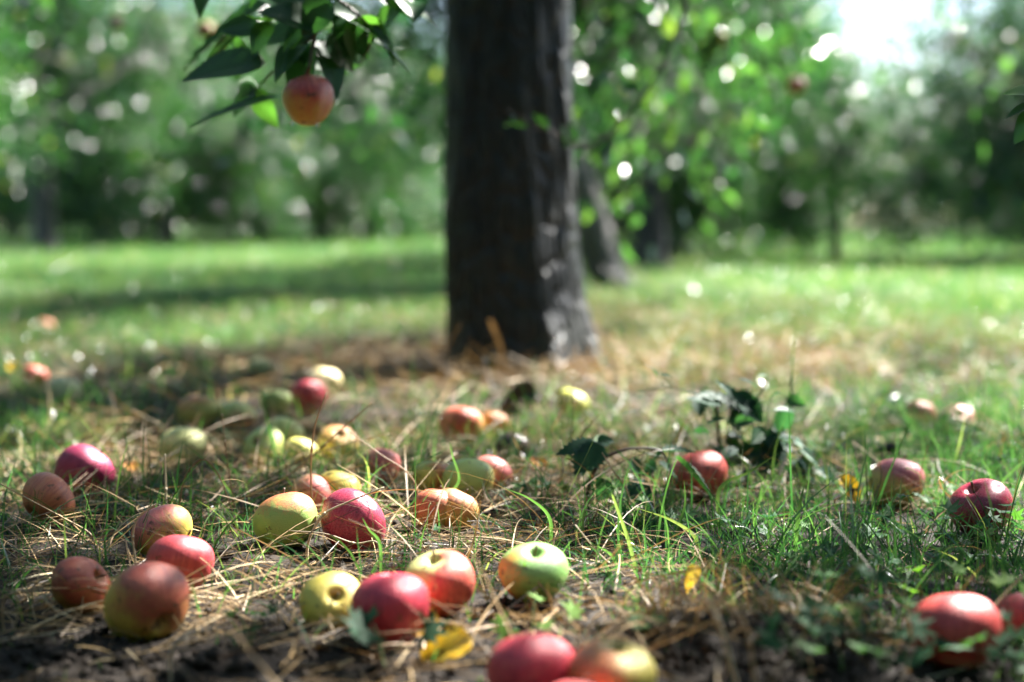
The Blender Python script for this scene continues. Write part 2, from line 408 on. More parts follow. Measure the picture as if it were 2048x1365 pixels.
# ------------------------------------------------------------------ leaves in bulk
def unit(a): return a/(np.linalg.norm(a, axis=-1, keepdims=True)+1e-9)
def bulk_leaves(pos, dr, nm, L, W, rnd, fold=0.25, fine=False):
    n = len(pos)
    dr = unit(dr); sd = unit(np.cross(dr, nm)); nm = np.cross(sd, dr)
    L = L[:, None]; W = W[:, None]
    if not fine:
        tip = pos+dr*L - nm*L*0.10
        mid = pos+dr*L*0.45
        l = mid+sd*W*0.5+nm*W*fold; r = mid-sd*W*0.5+nm*W*fold
        V = np.stack([pos, l, tip, r], 1).reshape(-1, 3)
        b = np.arange(n)[:, None]*4
        F = np.concatenate([b+np.array([[0, 2, 1]]), b+np.array([[0, 3, 2]])])
        return V, [F], np.repeat(rnd, 4)
    def pt(t, s, up): return pos+dr*L*t + sd*W*s + nm*(W*up) - nm*L*0.18*t*t
    V = np.stack([pt(0, 0, 0), pt(.22, .40, fold*.8), pt(.22, 0, 0), pt(.22, -.40, fold*.8), pt(.58, .46, fold*.9), pt(.58, 0, 0), pt(.58, -.46, fold*.9),
                  pt(.85, .22, fold*.4), pt(.85, 0, 0), pt(.85, -.22, fold*.4), pt(1, 0, 0)], 1).reshape(-1, 3)
    b = np.arange(n)[:, None]*11
    Fq = np.concatenate([b+np.array([q]) for q in ([2, 5, 4, 1], [3, 6, 5, 2], [5, 8, 7, 4], [6, 9, 8, 5])])
    Ft = np.concatenate([b+np.array([q]) for q in ([0, 2, 1], [0, 3, 2], [8, 10, 7], [9, 10, 8])])
    return V, [Fq, Ft], np.repeat(rnd, 11)

# ------------------------------------------------------------------ toothed leaves
def toothed(Ln, Wd, teeth=9, fold=0.25, droop=0.25, pleat=0.05, notch=0.86, point=0.0):
    """serrated, veined leaf along +Y, upper side +Z"""
    n_ = teeth*2+1
    vs = []; 
    for i in range(n_):
        t = i/(n_-1)
        w_ = Wd*0.5*(math.sin(math.pi*min(1, t**0.72*0.97+0.03)))**0.75 if i not in (0, n_-1) else 0.0004
        tooth = 1.0 if i % 2 else notch
        w_ *= tooth*(1-0.55*point*t**3)
        y_ = Ln*(t+(0.02 if i % 2 else 0)); z0 = -droop*Ln*t*t
        pl = pleat*Wd*(1 if i % 2 else -1)*0.5
        vs += [(-w_, y_, z0+fold*w_), (-w_*0.5, y_-0.02*Ln, z0+fold*w_*0.55+pl), (0, y_-0.05*Ln*math.sin(math.pi*t), z0), (w_*0.5, y_-0.02*Ln, z0+fold*w_*0.55+pl), (w_, y_, z0+fold*w_)]
    F = []
    for i in range(n_-1):
        for k in range(4): F.append((i*5+k, i*5+k+1, i*5+k+6, i*5+k+5))
    return np.array(vs), np.array(F)
def leaf_frame(base, tip, nrm):
    y = (Vector(tip)-Vector(base)); L_ = y.length; y.normalize()
    z = Vector(nrm); z = (z-y*z.dot(y)).normalized(); x = y.cross(z)
    return Matrix((x, y, z)).transposed().to_4x4(), L_

# ------------------------------------------------------------------ the apple trees
def branch_path(p0, p1, sag=0.0, wob=0.08, n=7, rng=RNG):
    t = np.linspace(0, 1, n)[:, None]
    p = p0+(p1-p0)*t
    ln = np.linalg.norm(p1-p0)
    p = p + (rng.random((n, 3))-0.5)*wob*ln*np.sin(t*np.pi)
    p[:, 2] += np.sin(t[:, 0]*np.pi)*sag*ln
    return p
def trunk_mesh(name, radii, cxs, hts, mat_, sides=28, bark=0.012, seed=0, flare=None):
    rng = np.random.default_rng(seed)
    zs = np.linspace(hts[0], hts[-1], 46)
    R = np.interp(zs, hts, radii); CX = np.interp(zs, hts, [c[0] for c in cxs]); CY = np.interp(zs, hts, [c[1] for c in cxs])
    an = np.linspace(0, 2*np.pi, sides, endpoint=False)
    A, Zg = np.meshgrid(an, zs)
    ridge = fbm(np.cos(A)*2.2+seed, np.sin(A)*2.2+Zg*1.3, 4.0, seed, 3)-0.5
    lob = 0.015*np.cos(A*3+seed+Zg*0.8)+0.02*np.cos(A*5+Zg*2.7)
    rad = R[:, None]*(1+lob) + ridge*bark*2.2
    if flare is not None:
        for a0, wd, amp, hh in flare:
            da = np.angle(np.exp(1j*(A-a0)))
            rad = rad + amp*np.exp(-(da/wd)**2)*np.exp(-np.maximum(Zg, 0)/hh)
    V = np.stack([CX[:, None]+rad*np.cos(A), CY[:, None]+rad*np.sin(A), Zg], -1).reshape(-1, 3)
    i = np.arange(len(zs)-1)[:, None]; j = np.arange(sides)[None, :]
    F = np.stack([i*sides+j, i*sides+(j+1) % sides, (i+1)*sides+(j+1) % sides, (i+1)*sides+j], -1).reshape(-1, 4)
    top = np.array([[CX[-1], CY[-1], zs[-1]+0.02]])
    k = len(V); jj = np.arange(sides); b0 = (len(zs)-1)*sides
    T = np.stack([np.full(sides, k), b0+jj, b0+(jj+1) % sides], -1)
    return newmesh(name, np.vstack([V, top]), [F, T], mat_, True)

def crown(seed, n_limb, n_clump, per, R, z0, z1, cz, leaf=(0.055, 0.085), top=(0, 0, 1.2), trim=0.62, lumpy=0.0):
    """limbs, twigs and leaves of a crown around the origin"""
    rng = np.random.default_rng(seed)
    # clump centres: spread through a flattened dome, denser near its outside
    u = unit(rng.normal(size=(n_clump*7, 3)))
    rr = rng.random((n_clump*7, 1))**0.45
    c = u*rr*np.array([R, R, (z1-z0)/2]) + np.array([0, 0, (z0+z1)/2])
    lobes = fbm(np.arctan2(c[:, 1], c[:, 0])*1.4+seed, c[:, 2]*0.9, 1.0, seed, 2)
    rad = np.hypot(c[:, 0], c[:, 1])
    keep = (rad < R*(trim+0.75*lobes)) & ((c[:, 2] > cz) | (rad > R*0.3)) & (c[:, 2] > max(z0, 0.15)+0.3*vnoise(c[:, 0], c[:, 1], 1.3, seed))
    lump = vnoise(c[:, 0]+c[:, 2]*0.6, c[:, 1]-c[:, 2]*0.8, 1.25, seed+40)*0.6+vnoise(c[:, 0]*0.7-c[:, 1]*0.7, c[:, 2], 1.4, seed+60)*0.4
    keep &= lump > lumpy
    c = c[keep][:n_clump]
    limbs = []
    ends = []
    topv = np.array(top, float)
    for k in range(n_limb):
        a = (k+0.5)*2*np.pi/n_limb + (rng.random()-0.5)*0.25
        e = np.array([math.cos(a)*R*0.72, math.sin(a)*R*0.72, z0+(z1-z0)*(0.35+0.5*rng.random())])
        path = branch_path(topv*np.array([1, 1, 0.9]), e, 0.10, 0.22, 9, rng)
        limbs.append(tube(path, [0.058*R/2.4, 0.035*R/2.4, 0.012], 7)); ends.append(path)
    allp = np.vstack([p[2:] for p in ends])
    twigs = []
    for cc in c:
        dd = np.linalg.norm(allp-cc, axis=1); kk = int(np.argmin(dd))
        pth = branch_path(allp[kk], cc, 0.12, 0.25, 5, rng)
        twigs.append(tube(pth, [0.012, 0.007, 0.003], 4, False))
    n = len(c)*per
    ci = np.repeat(np.arange(len(c)), per)
    sc = 0.11+0.13*rng.random(len(c))
    off = rng.normal(size=(n, 3))*sc[ci][:, None]*np.array([1, 1, 0.8])
    pos = c[ci]+off
    dr = unit(rng.normal(size=(n, 3)) + unit(off)*0.8 + np.array([0, 0, -0.45]))
    nm = unit(rng.normal(size=(n, 3))*0.75+np.array([0, 0, 1.0]))
    L = rng.uniform(leaf[0], leaf[1], n); W = L*rng.uniform(0.48, 0.66, n)
    tone = rng.random(len(c))*0.5
    rnd = np.clip(tone[ci]+rng.random(n)*0.5, 0, 1); rnd = np.where(rng.random(n) < 0.02, 1.0, rnd*0.93)
    return limbs, twigs, (pos, dr, nm, L, W, rnd)

# main tree ---------------------------------------------------------
main = empty('apple_tree', (TRUNK[0], TRUNK[1], 0))
tag(main, 'thick dark wet apple trunk in the centre with drooping leafy boughs', 'tree', 'orchard trees')
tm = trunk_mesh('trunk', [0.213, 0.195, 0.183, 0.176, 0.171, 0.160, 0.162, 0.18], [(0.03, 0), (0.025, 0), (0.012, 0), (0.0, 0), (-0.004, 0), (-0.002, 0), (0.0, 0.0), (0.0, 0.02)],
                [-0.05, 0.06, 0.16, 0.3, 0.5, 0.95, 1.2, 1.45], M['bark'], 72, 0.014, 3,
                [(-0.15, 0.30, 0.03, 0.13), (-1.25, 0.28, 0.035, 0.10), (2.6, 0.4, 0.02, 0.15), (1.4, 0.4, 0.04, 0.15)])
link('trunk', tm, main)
lim, twg, lv = crown(21, 8, 470, 66, 3.3, 1.2, 4.1, 1.7, (0.06, 0.095), (0, 0.02, 1.45), 0.8)
for v, f in lim: link('limb', newmesh('limb', v, f, M['bark'], True), main)
v, f = merge(twg); link('twigs', newmesh('twigs', v, f, M['twig'], True), main)
lv_main = lv

def bough(name, parent, pts, rads, n_leaf, leaf, seed, tone=(0.2, 1.0), spread=0.05, m='near_leaf', droop=0.4):
    """a drooping branch with its own leaves; pts in world space"""
    rng = np.random.default_rng(seed)
    o = np.array(parent.location) if parent else np.zeros(3)
    path = smooth_path([np.array(p)-o for p in pts], 6)
    ii = rng.integers(int(len(path)*0.15), len(path), n_leaf)
    pos = path[ii]+rng.normal(size=(n_leaf, 3))*spread
    tg = np.gradient(path, axis=0)[ii]; tg = unit(tg)
    dr = unit(tg*0.6+rng.normal(size=(n_leaf, 3))*0.8+np.array([0, 0, -droop]))
    nm = unit(rng.normal(size=(n_leaf, 3))*0.7+np.array([0, 0, 1]))
    L = rng.uniform(leaf[0], leaf[1], n_leaf); W = L*rng.uniform(0.45, 0.6, n_leaf)
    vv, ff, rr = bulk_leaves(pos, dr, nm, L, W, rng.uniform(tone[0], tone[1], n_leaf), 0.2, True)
    tubes = [tube(path, rads, 6)]+[tube(branch_path(path[max(0, ii[q]-2)], pos[q], 0.05, 0.1, 4, rng), [0.0022, 0.0012], 4, False) for q in range(n_leaf)]
    v, f = merge(tubes)
    b = link(name, newmesh(name, v, f, M['twig'], True), parent)
    return b, (vv, ff, rr)

def bough_leaves(b, data, material):
    vv, ff, rr = data
    nl = len(vv)//11
    fq = np.array([[2, 5, 4, 1], [3, 6, 5, 2], [5, 8, 7, 4], [6, 9, 8, 5]]); ft = np.array([[0, 2, 1], [0, 3, 2], [8, 10, 7], [9, 10, 8]])
    for q in range(nl):
        me = newmesh('leaf', vv[q*11:q*11+11], [fq, ft], material, True, {'rnd': rr[q*11:q*11+11]})
        link('leaf', me, b)

# boughs hanging on the right of the trunk, sunlit from behind
for s, (pts, nl) in enumerate([
    ([at(1120, -420, 4.6), at(1240, -160, 5.1), at(1290, 60, 5.3), at(1310, 330, 5.3)], 56),
    ([at(1130, -430, 4.5), at(1330, -120, 4.8), at(1400, 140, 5.0), at(1380, 330, 5.1)], 44),
    ([at(1100, -430, 4.6), at(1180, -200, 5.0), at(1215, 40, 5.2), at(1190, 190, 5.2)], 36),
    ([at(1150, -470, 4.6), at(1480, -180, 5.2), at(1560, 60, 5.5), at(1530, 260, 5.6)], 40),
    ([at(1100, -470, 4.6), at(1200, -180, 5.0), at(1230, 120, 5.3), at(1220, 400, 5.5)], 66),
    ([at(1120, -470, 4.6), at(1260, -180, 5.6), at(1330, 120, 6.0), at(1330, 420, 6.2)], 60),
    ([at(1150, -470, 4.6), at(1400, -260, 4.8), at(1480, -60, 5.0), at(1500, 110, 5.1)], 36),
    ([at(1150, -470, 4.6), at(1640, -300, 5.4), at(1920, -60, 6.6), at(2000, 230, 7.2)], 40),
    ([at(1150, -470, 4.4), at(1420, -160, 5.6), at(1450, 180, 6.3), at(1440, 430, 6.6)], 50)]):
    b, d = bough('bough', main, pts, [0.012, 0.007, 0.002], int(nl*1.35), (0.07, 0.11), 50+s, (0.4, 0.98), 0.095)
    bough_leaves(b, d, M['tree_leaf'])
# shaded boughs hanging to the left behind the trunk
for s, (pts, nl) in enumerate([
    ([at(940, -480, 4.6), at(620, -330, 5.2), at(380, -120, 5.8), at(250, 130, 6.0)], 50),
    ([at(930, -480, 4.6), at(700, -200, 5.6), at(560, 60, 6.2), at(470, 330, 6.5)], 56),
    ([at(900, -480, 4.4), at(480, -420, 4.9), at(200, -180, 5.3), at(60, 60, 5.5)], 40),
    ([at(940, -480, 4.7), at(800, -160, 5.6), at(740, 60, 6.0), at(700, 240, 6.2)], 40)]):
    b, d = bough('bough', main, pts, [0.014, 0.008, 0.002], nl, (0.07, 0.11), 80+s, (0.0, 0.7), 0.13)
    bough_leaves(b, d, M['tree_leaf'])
# thin twig with pale shining leaves crossing the trunk
b, d = bough('bough', main, [at(1420, -150, 3.3), at(1330, 120, 3.2), at(1190, 290, 3.1), at(1080, 250, 3.0), at(1010, 220, 2.95)], [0.006, 0.004, 0.0015], 9, (0.05, 0.075), 71, (0.0, 0.4), 0.012, droop=0.0)
bough_leaves(b, d, M['near_leaf'])

# leafy twig with the hanging apple, upper left
def leaf_at(parent, base, tip, nrm, width, material, rnd, fold=0.2):
    """one smooth apple leaf from base to tip (world points)"""
    o = np.array(parent.location) if parent is not None and parent.parent is None else (np.array(parent.parent.location) if parent is not None else np.zeros(3))
    p = np.array([np.array(base)-o]); dv = np.array([np.array(tip)-np.array(base)])
    Ln = np.linalg.norm(dv, axis=1)
    mt_, L_ = leaf_frame(base, tip, nrm)
    V, F = toothed(L_, width, 13, fold*random.uniform(0.6, 2.2), random.uniform(0.05, 0.45), 0.012, 0.93, 0.45)
    V[:, 0] += 0.10*L_*random.uniform(-1, 1)*(V[:, 1]/L_)**2
    l = link('leaf', newmesh('leaf', V, F, material, True, {'rnd': np.full(len(V), rnd)}), parent)
    mt_.translation = Vector(base)-Vector(o); l.matrix_local = mt_
    return l
D = 2.02
pth = [at(760, -260, 2.5), at(700, -120, 2.2), at(650, -10, D+0.03), at(632, 60, D), at(615, 150, D)]
v, f = tube(smooth_path([np.array(p)-np.array(main.location) for p in pth], 6), [0.010, 0.006, 0.004, 0.0025], 7)
tw = link('bough', newmesh('bough', v, f, M['twig'], True), main)
for (bx, by, tx, ty, dz, wd, nrm, rn) in [
    (530, 125, 362, 118, 0.02, 0.058, (0.1, -0.75, 0.6), 0.0), (560, 195, 372, 243, 0.10, 0.050, (0.1, -0.3, 0.9), 0.15),
    (640, 55, 520, 12, 0.0, 0.06, (0.2, -0.7, 0.7), 0.1), (640, 40, 560, 98, 0.02, 0.05, (-0.3, -0.8, 0.4), 0.2),
    (650, 20, 790, 60, 0.03, 0.062, (0.2, -0.5, 0.8), 0.2), (655, 70, 722, 140, 0.02, 0.05, (0.4, -0.8, 0.3), 0.0),
    (645, 80, 690, 185, 0.05, 0.05, (0.5, -0.6, 0.4), 0.1), (620, 90, 575, 200, 0.06, 0.055, (-0.3, -0.8, 0.4), 0.05),
    (640, 50, 500, 75, 0.09, 0.055, (0.1, -0.7, 0.6), 0.3), (660, 0, 600, 70, -0.03, 0.055, (0.0, -0.9, 0.4), 0.1),
    (650, 10, 560, -60, 0.0, 0.06, (0.1, -0.7, 0.6), 0.3), (660, -10, 760, -50, 0.0, 0.06, (0.1, -0.7, 0.6), 0.5),
    (670, 20, 740, 110, 0.05, 0.055, (0.3, -0.9, 0.2), 0.1), (600, 20, 480, -30, 0.03, 0.06, (0.1, -0.6, 0.7), 0.2),
    (690, -60, 330, 30, 0.3, 0.06, (0.1, -0.5, 0.8), 0.2), (640, 60, 655, 20, -0.02, 0.03, (0.4, -0.2, 0.8), 1.0), (650, 50, 700, 10, 0.04, 0.05, (0.4, -0.6, 0.6), 0.3)]:
    leaf_at(tw, at(bx, by, D+dz), at(tx, ty, D+dz+random.uniform(-0.05, 0.03)), nrm, wd, M['near_leaf'], rn)
for shoot in ([(650, 0), (590, 15), (520, 50), (455, 70)], [(660, -10), (710, 25), (745, 70), (720, 130)], [(655, 10), (640, -40), (560, -70), (430, -60)], [(640, 60), (600, 95), (560, 130), (500, 190)], [(660, 0), (740, -20), (800, 0), (840, 30)]):
    pp = smooth_path([np.array(at(x_, y_, D+0.03*i_+random.uniform(-0.02, 0.06))) for i_, (x_, y_) in enumerate(shoot)], 5)
    v, f = tube(pp-np.array(main.location), [0.003, 0.0015], 6)
    sh_ = link('shoot', newmesh('shoot', v, f, M['twig'], True), tw)
    for q in range(5):
        i_ = random.randrange(3, len(pp)); bp = Vector(pp[i_]); tg = Vector(pp[i_]-pp[i_-1]).normalized()
        dv = (tg*0.7+Vector((random.gauss(0, .8), random.gauss(0, .5), random.gauss(-0.25, .6)))).normalized()*random.uniform(0.055, 0.095)
        leaf_at(tw, bp, bp+dv, (random.uniform(-.5, .5), random.uniform(-0.9, 0.1), random.uniform(0.3, 0.9)), random.uniform(0.036, 0.056), M['near_leaf'], random.uniform(0, 1))
# wet leaf tips at the right edge
pth = [at(2330, -300, 2.2), at(2250, 0, 1.9), at(2120, 170, 1.72), at(2075, 215, 1.7)]
v, f = tube(smooth_path([np.array(p)-np.array(main.location) for p in pth], 6), [0.008, 0.005, 0.002], 7)
tw2 = link('bough', newmesh('bough', v, f, M['twig'], True), main)
for (bx, by, tx, ty, wd, nrm, rn) in [(2085, 190, 2018, 176, 0.032, (0, -0.5, 0.8), 0.9), (2085, 212, 2010, 212, 0.025, (0.1, -0.3, 0.9), 0.1), (2085, 225, 2022, 275, 0.036, (-0.3, -0.7, 0.5), 0.2)]:
    leaf_at(tw2, at(bx, by, 1.7), at(tx, ty, 1.69), nrm, wd, M['near_leaf'], rn)

# the other orchard trees: three crowns shared between them -------------------
VAR = []
for s, (R, z0, z1, n_c, per) in enumerate([(2.4, -1.1, 4.2, 600, 70), (2.1, 0.5, 3.9, 250, 60), (1.5, 0.0, 3.0, 200, 70), (2.7, -1.3, 4.6, 680, 70)]):
    lim, twg, lv = crown(100+s, 6, n_c, per, R, z0, z1, 0.9, (0.06, 0.10), (0, 0, 1.25), 0.66, 0.46)
    v, f, r_ = bulk_leaves(*lv)
    cm = newmesh('crown', v, f, M['tree_leaf'], False, {'rnd': r_})
    tv, tf = merge(twg); tvm = newmesh('twigs', tv, tf, M['twig'], True)
    lms = [newmesh('limb', a, b_, M['far_bark'], True) for a, b_ in lim]
    VAR.append((cm, tvm, lms))
def tree(x, y, var, rz, label, rad=0.13, lean=(0, 0), s=1.0, group='orchard trees', coff=0.0, bark='far_bark'):
    o = empty('apple_tree', (x, y, gz1(x, y)), 0)
    tag(o, label, 'tree', group)
    tmsh = trunk_mesh('trunk', [rad*1.45, rad*1.15, rad, rad*0.92, rad*0.95], [(0, 0), (lean[0]*0.25, lean[1]*.25), (lean[0]*0.5, lean[1]*.5), (lean[0]*.8, lean[1]*.8), (lean[0], lean[1])],
                      [-0.06, 0.12, 0.5, 0.9, 1.3], M[bark], 24, 0.010, int(abs(x*7+y*3)*10) % 91)
    link('trunk', tmsh, o)
    cm, tvm, lms = VAR[var]
    off = (lean[0]+coff, lean[1], 0.0)
    link('crown', cm, o, off, (0, 0, rz), s); link('twigs', tvm, o, off, (0, 0, rz), s)
    for q in lms: link('limb', q, o, off, (0, 0, rz), s)
    return o
tree(0.66, 8.5, 1, 2.3, 'leaning apple tree with a sunlit pale flank just right of the main trunk', 0.105, (-0.42, 0.1))
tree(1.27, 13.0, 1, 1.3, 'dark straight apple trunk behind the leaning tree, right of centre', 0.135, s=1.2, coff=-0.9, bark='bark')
tree(3.15, 13.9, 2, 2.0, 'slender young apple tree with a thin dark stem, right of the row', 0.05, s=0.66)
tree(6.4, 15.6, 0, 0.8, 'broad apple tree at the right edge with low hanging foliage', 0.14)
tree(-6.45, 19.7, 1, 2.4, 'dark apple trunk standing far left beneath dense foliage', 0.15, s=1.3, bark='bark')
tree(-5.85, 24.2, 0, 4.0, 'apple tree second in the left row behind the far left trunk', 0.15)
tree(-5.0, 28.7, 3, 5.0, 'apple tree third in the left row, left of the hanging apple', 0.15, s=1.3)
tree(-4.4, 33.2, 3, 0.4, 'apple tree fourth in the left row, below the hanging apple', 0.16, s=1.4)
tree(-7.0, 14.6, 1, 0.9, 'apple tree whose crown enters at the left edge of the picture', 0.15)
FAR = 'leafy apple tree lost in the blurred green depth of the orchard'
for k, (x, y, vr, rz) in enumerate([(1.7, 17.4, 0, 2.2), (2.5, 21.9, 3, 3.1), (3.1, 26.4, 0, 4.4), (-3.8, 37.7, 0, 1.0), (-3.2, 42.2, 1, 2.0), (11.0, 22.0, 0, 2.0), (11.6, 26.4, 3, 4.4), (12.2, 31.0, 1, 0.2), (12.8, 35.4, 0, 1.2), (13.4, 39.8, 3, 5.0),
                         (-12.0, 28.0, 1, 0.3), (-11.4, 32.5, 0, 1.7), (-10.8, 37.0, 3, 3.1), (-10.2, 41.5, 1, 2.6), (3.7, 31.0, 1, 5.5), (-16.0, 36.0, 0, 1.1), (-9.0, 46.0, 3, 2.2), (-2.4, 46.7, 3, 5.0)]):
    tree(x, y, vr, rz, FAR, 0.14, s=1.0 if x > 1.5 else 1.4, group='far orchard trees')
# unseen trees beside and behind the camera, added to block sky light
for k, (x, y, vr, rz, s_) in enumerate([(-1.3, -4.9, 3, 1.0, 1.25), (-8.6, 4.0, 0, 2.0, 1.2), (-8.0, 9.5, 3, 3.0, 1.2), (-9.2, -1.5, 0, 4.0, 1.2), (8.6, -0.8, 3, 1.5, 1.2), (8.0, -6.0, 0, 1.5, 1.2), (9.2, 4.4, 0, 0.5, 1.1), (-1.9, -10.0, 0, 5.0, 1.2), (3.2, -7.0, 3, 4.0, 1.25), (2.9, -3.6, 3, 2.0, 1.15), (-5.2, -0.6, 3, 0.7, 1.15), (5.4, -0.6, 3, 5.2, 1.15), (-4.6, -4.6, 0, 3.3, 1.2), (-9.8, -7.0, 3, 2.0, 1.2)]):
    tree(x, y, vr, rz, 'leafy apple tree outside the picture, added to hold back sky light', 0.15, s=s_, group='unseen trees added to block sky light')
# the far edge of the orchard: one mass of foliage
rng = np.random.default_rng(5)
nC = 900
cx = rng.uniform(-36, 40, nC); cyy = 56+rng.uniform(-3, 5, nC); hmax = 3.0+2.2*fbm(cx, cx*0, 0.25, 3)
hmax = hmax - 1.2*np.exp(-((cx-14.0)/4.0)**2)
cz_ = rng.random(nC)**0.8*hmax
ci = np.repeat(np.arange(nC), 46); nn = len(ci)
pos = np.stack([cx[ci], cyy[ci], cz_[ci]], -1)+rng.normal(size=(nn, 3))*0.55
pos[:, 2] = np.maximum(pos[:, 2], 0.05)
L = rng.uniform(0.2, 0.34, nn)
v, f, r_ = bulk_leaves(pos, rng.normal(size=(nn, 3)), rng.normal(size=(nn, 3))*0.7+np.array([0, 0, 1]), L, L*0.6, np.clip(rng.random(nn)*0.3+(rng.random(nC)*0.2)[ci], 0, 1))
tag(link('far_wood', newmesh('far_wood', v, f, M['tree_leaf'], False, {'rnd': r_})), 'far green wood closing the end of the orchard', 'wood', kind='stuff')

# ------------------------------------------------------------------ apples
def apple_mesh(seed, taper=0.08, height=0.9, lobes=0.03, dimple=0.36):
    rng = np.random.default_rng(seed)
    nt, na = 34, 40
    t = np.linspace(0.0, np.pi, nt)
    t = t - 0.22*np.sin(2*t)
    a = np.linspace(0, 2*np.pi, na, endpoint=False)
    T, A = np.meshgrid(t, a, indexing='ij')
    rho = np.sin(T)**0.92*(1+taper*np.cos(T))
    zz = height*np.cos(T) - dimple*np.exp(-(T/0.155)**2)*0.62 - 0.03*np.exp(-(T/0.5)**2) + 0.20*np.exp(-((np.pi-T)/0.22)**2)
    ph = rng.random(4)*6.28
    lob = 1+lobes*np.cos(5*A+ph[0])*(0.35+0.65*(np.cos(T) < 0)*np.sin(T/2)) + 0.04*np.cos(2*A+ph[1]) + 0.02*np.cos(3*A+ph[2])*np.sin(T)
    zz = zz*(1+0.05*np.cos(A+ph[3])*np.sin(T))+0.075*np.cos(A+ph[3])*np.sin(T)
    V = np.stack([rho*lob*np.cos(A), rho*lob*np.sin(A), zz], -1).reshape(-1, 3)
    i = np.arange(nt-1)[:, None]; j = np.arange(na)[None, :]
    F = np.stack([i*na+j, (i+1)*na+j, (i+1)*na+(j+1) % na, i*na+(j+1) % na], -1).reshape(-1, 4)
    return V, F, zz[0, 0], zz[-1, 0]
SHAPES = [apple_mesh(1), apple_mesh(2, 0.12, 0.86, 0.04), apple_mesh(3, 0.04, 0.84, 0.025), apple_mesh(4, 0.16, 0.94, 0.045), apple_mesh(5, 0.10, 0.82, 0.03, 0.40)]
def star(z):
    vs = []; fs = []
    for k in range(5):
        a = k*2*math.pi/5
        b = len(vs)
        vs += [(0.05*math.cos(a-0.6), 0.05*math.sin(a-0.6), z), (0.05*math.cos(a+0.6), 0.05*math.sin(a+0.6), z), (0.16*math.cos(a), 0.16*math.sin(a), z-0.10), (0.0, 0.0, z+0.02)]
        fs += [(b, b+2, b+1), (b, b+1, b+3)]
    return np.array(vs), np.array(fs)
YEL = (0.50, 0.44, 0.07); GRN = (0.30, 0.42, 0.10); PALE = (0.46, 0.50, 0.19); RED = (0.40, 0.045, 0.055); CRIM = (0.34, 0.032, 0.065); ORA = (0.48, 0.13, 0.07); PINK = (0.48, 0.12, 0.11); DULL = (0.27, 0.055, 0.032)
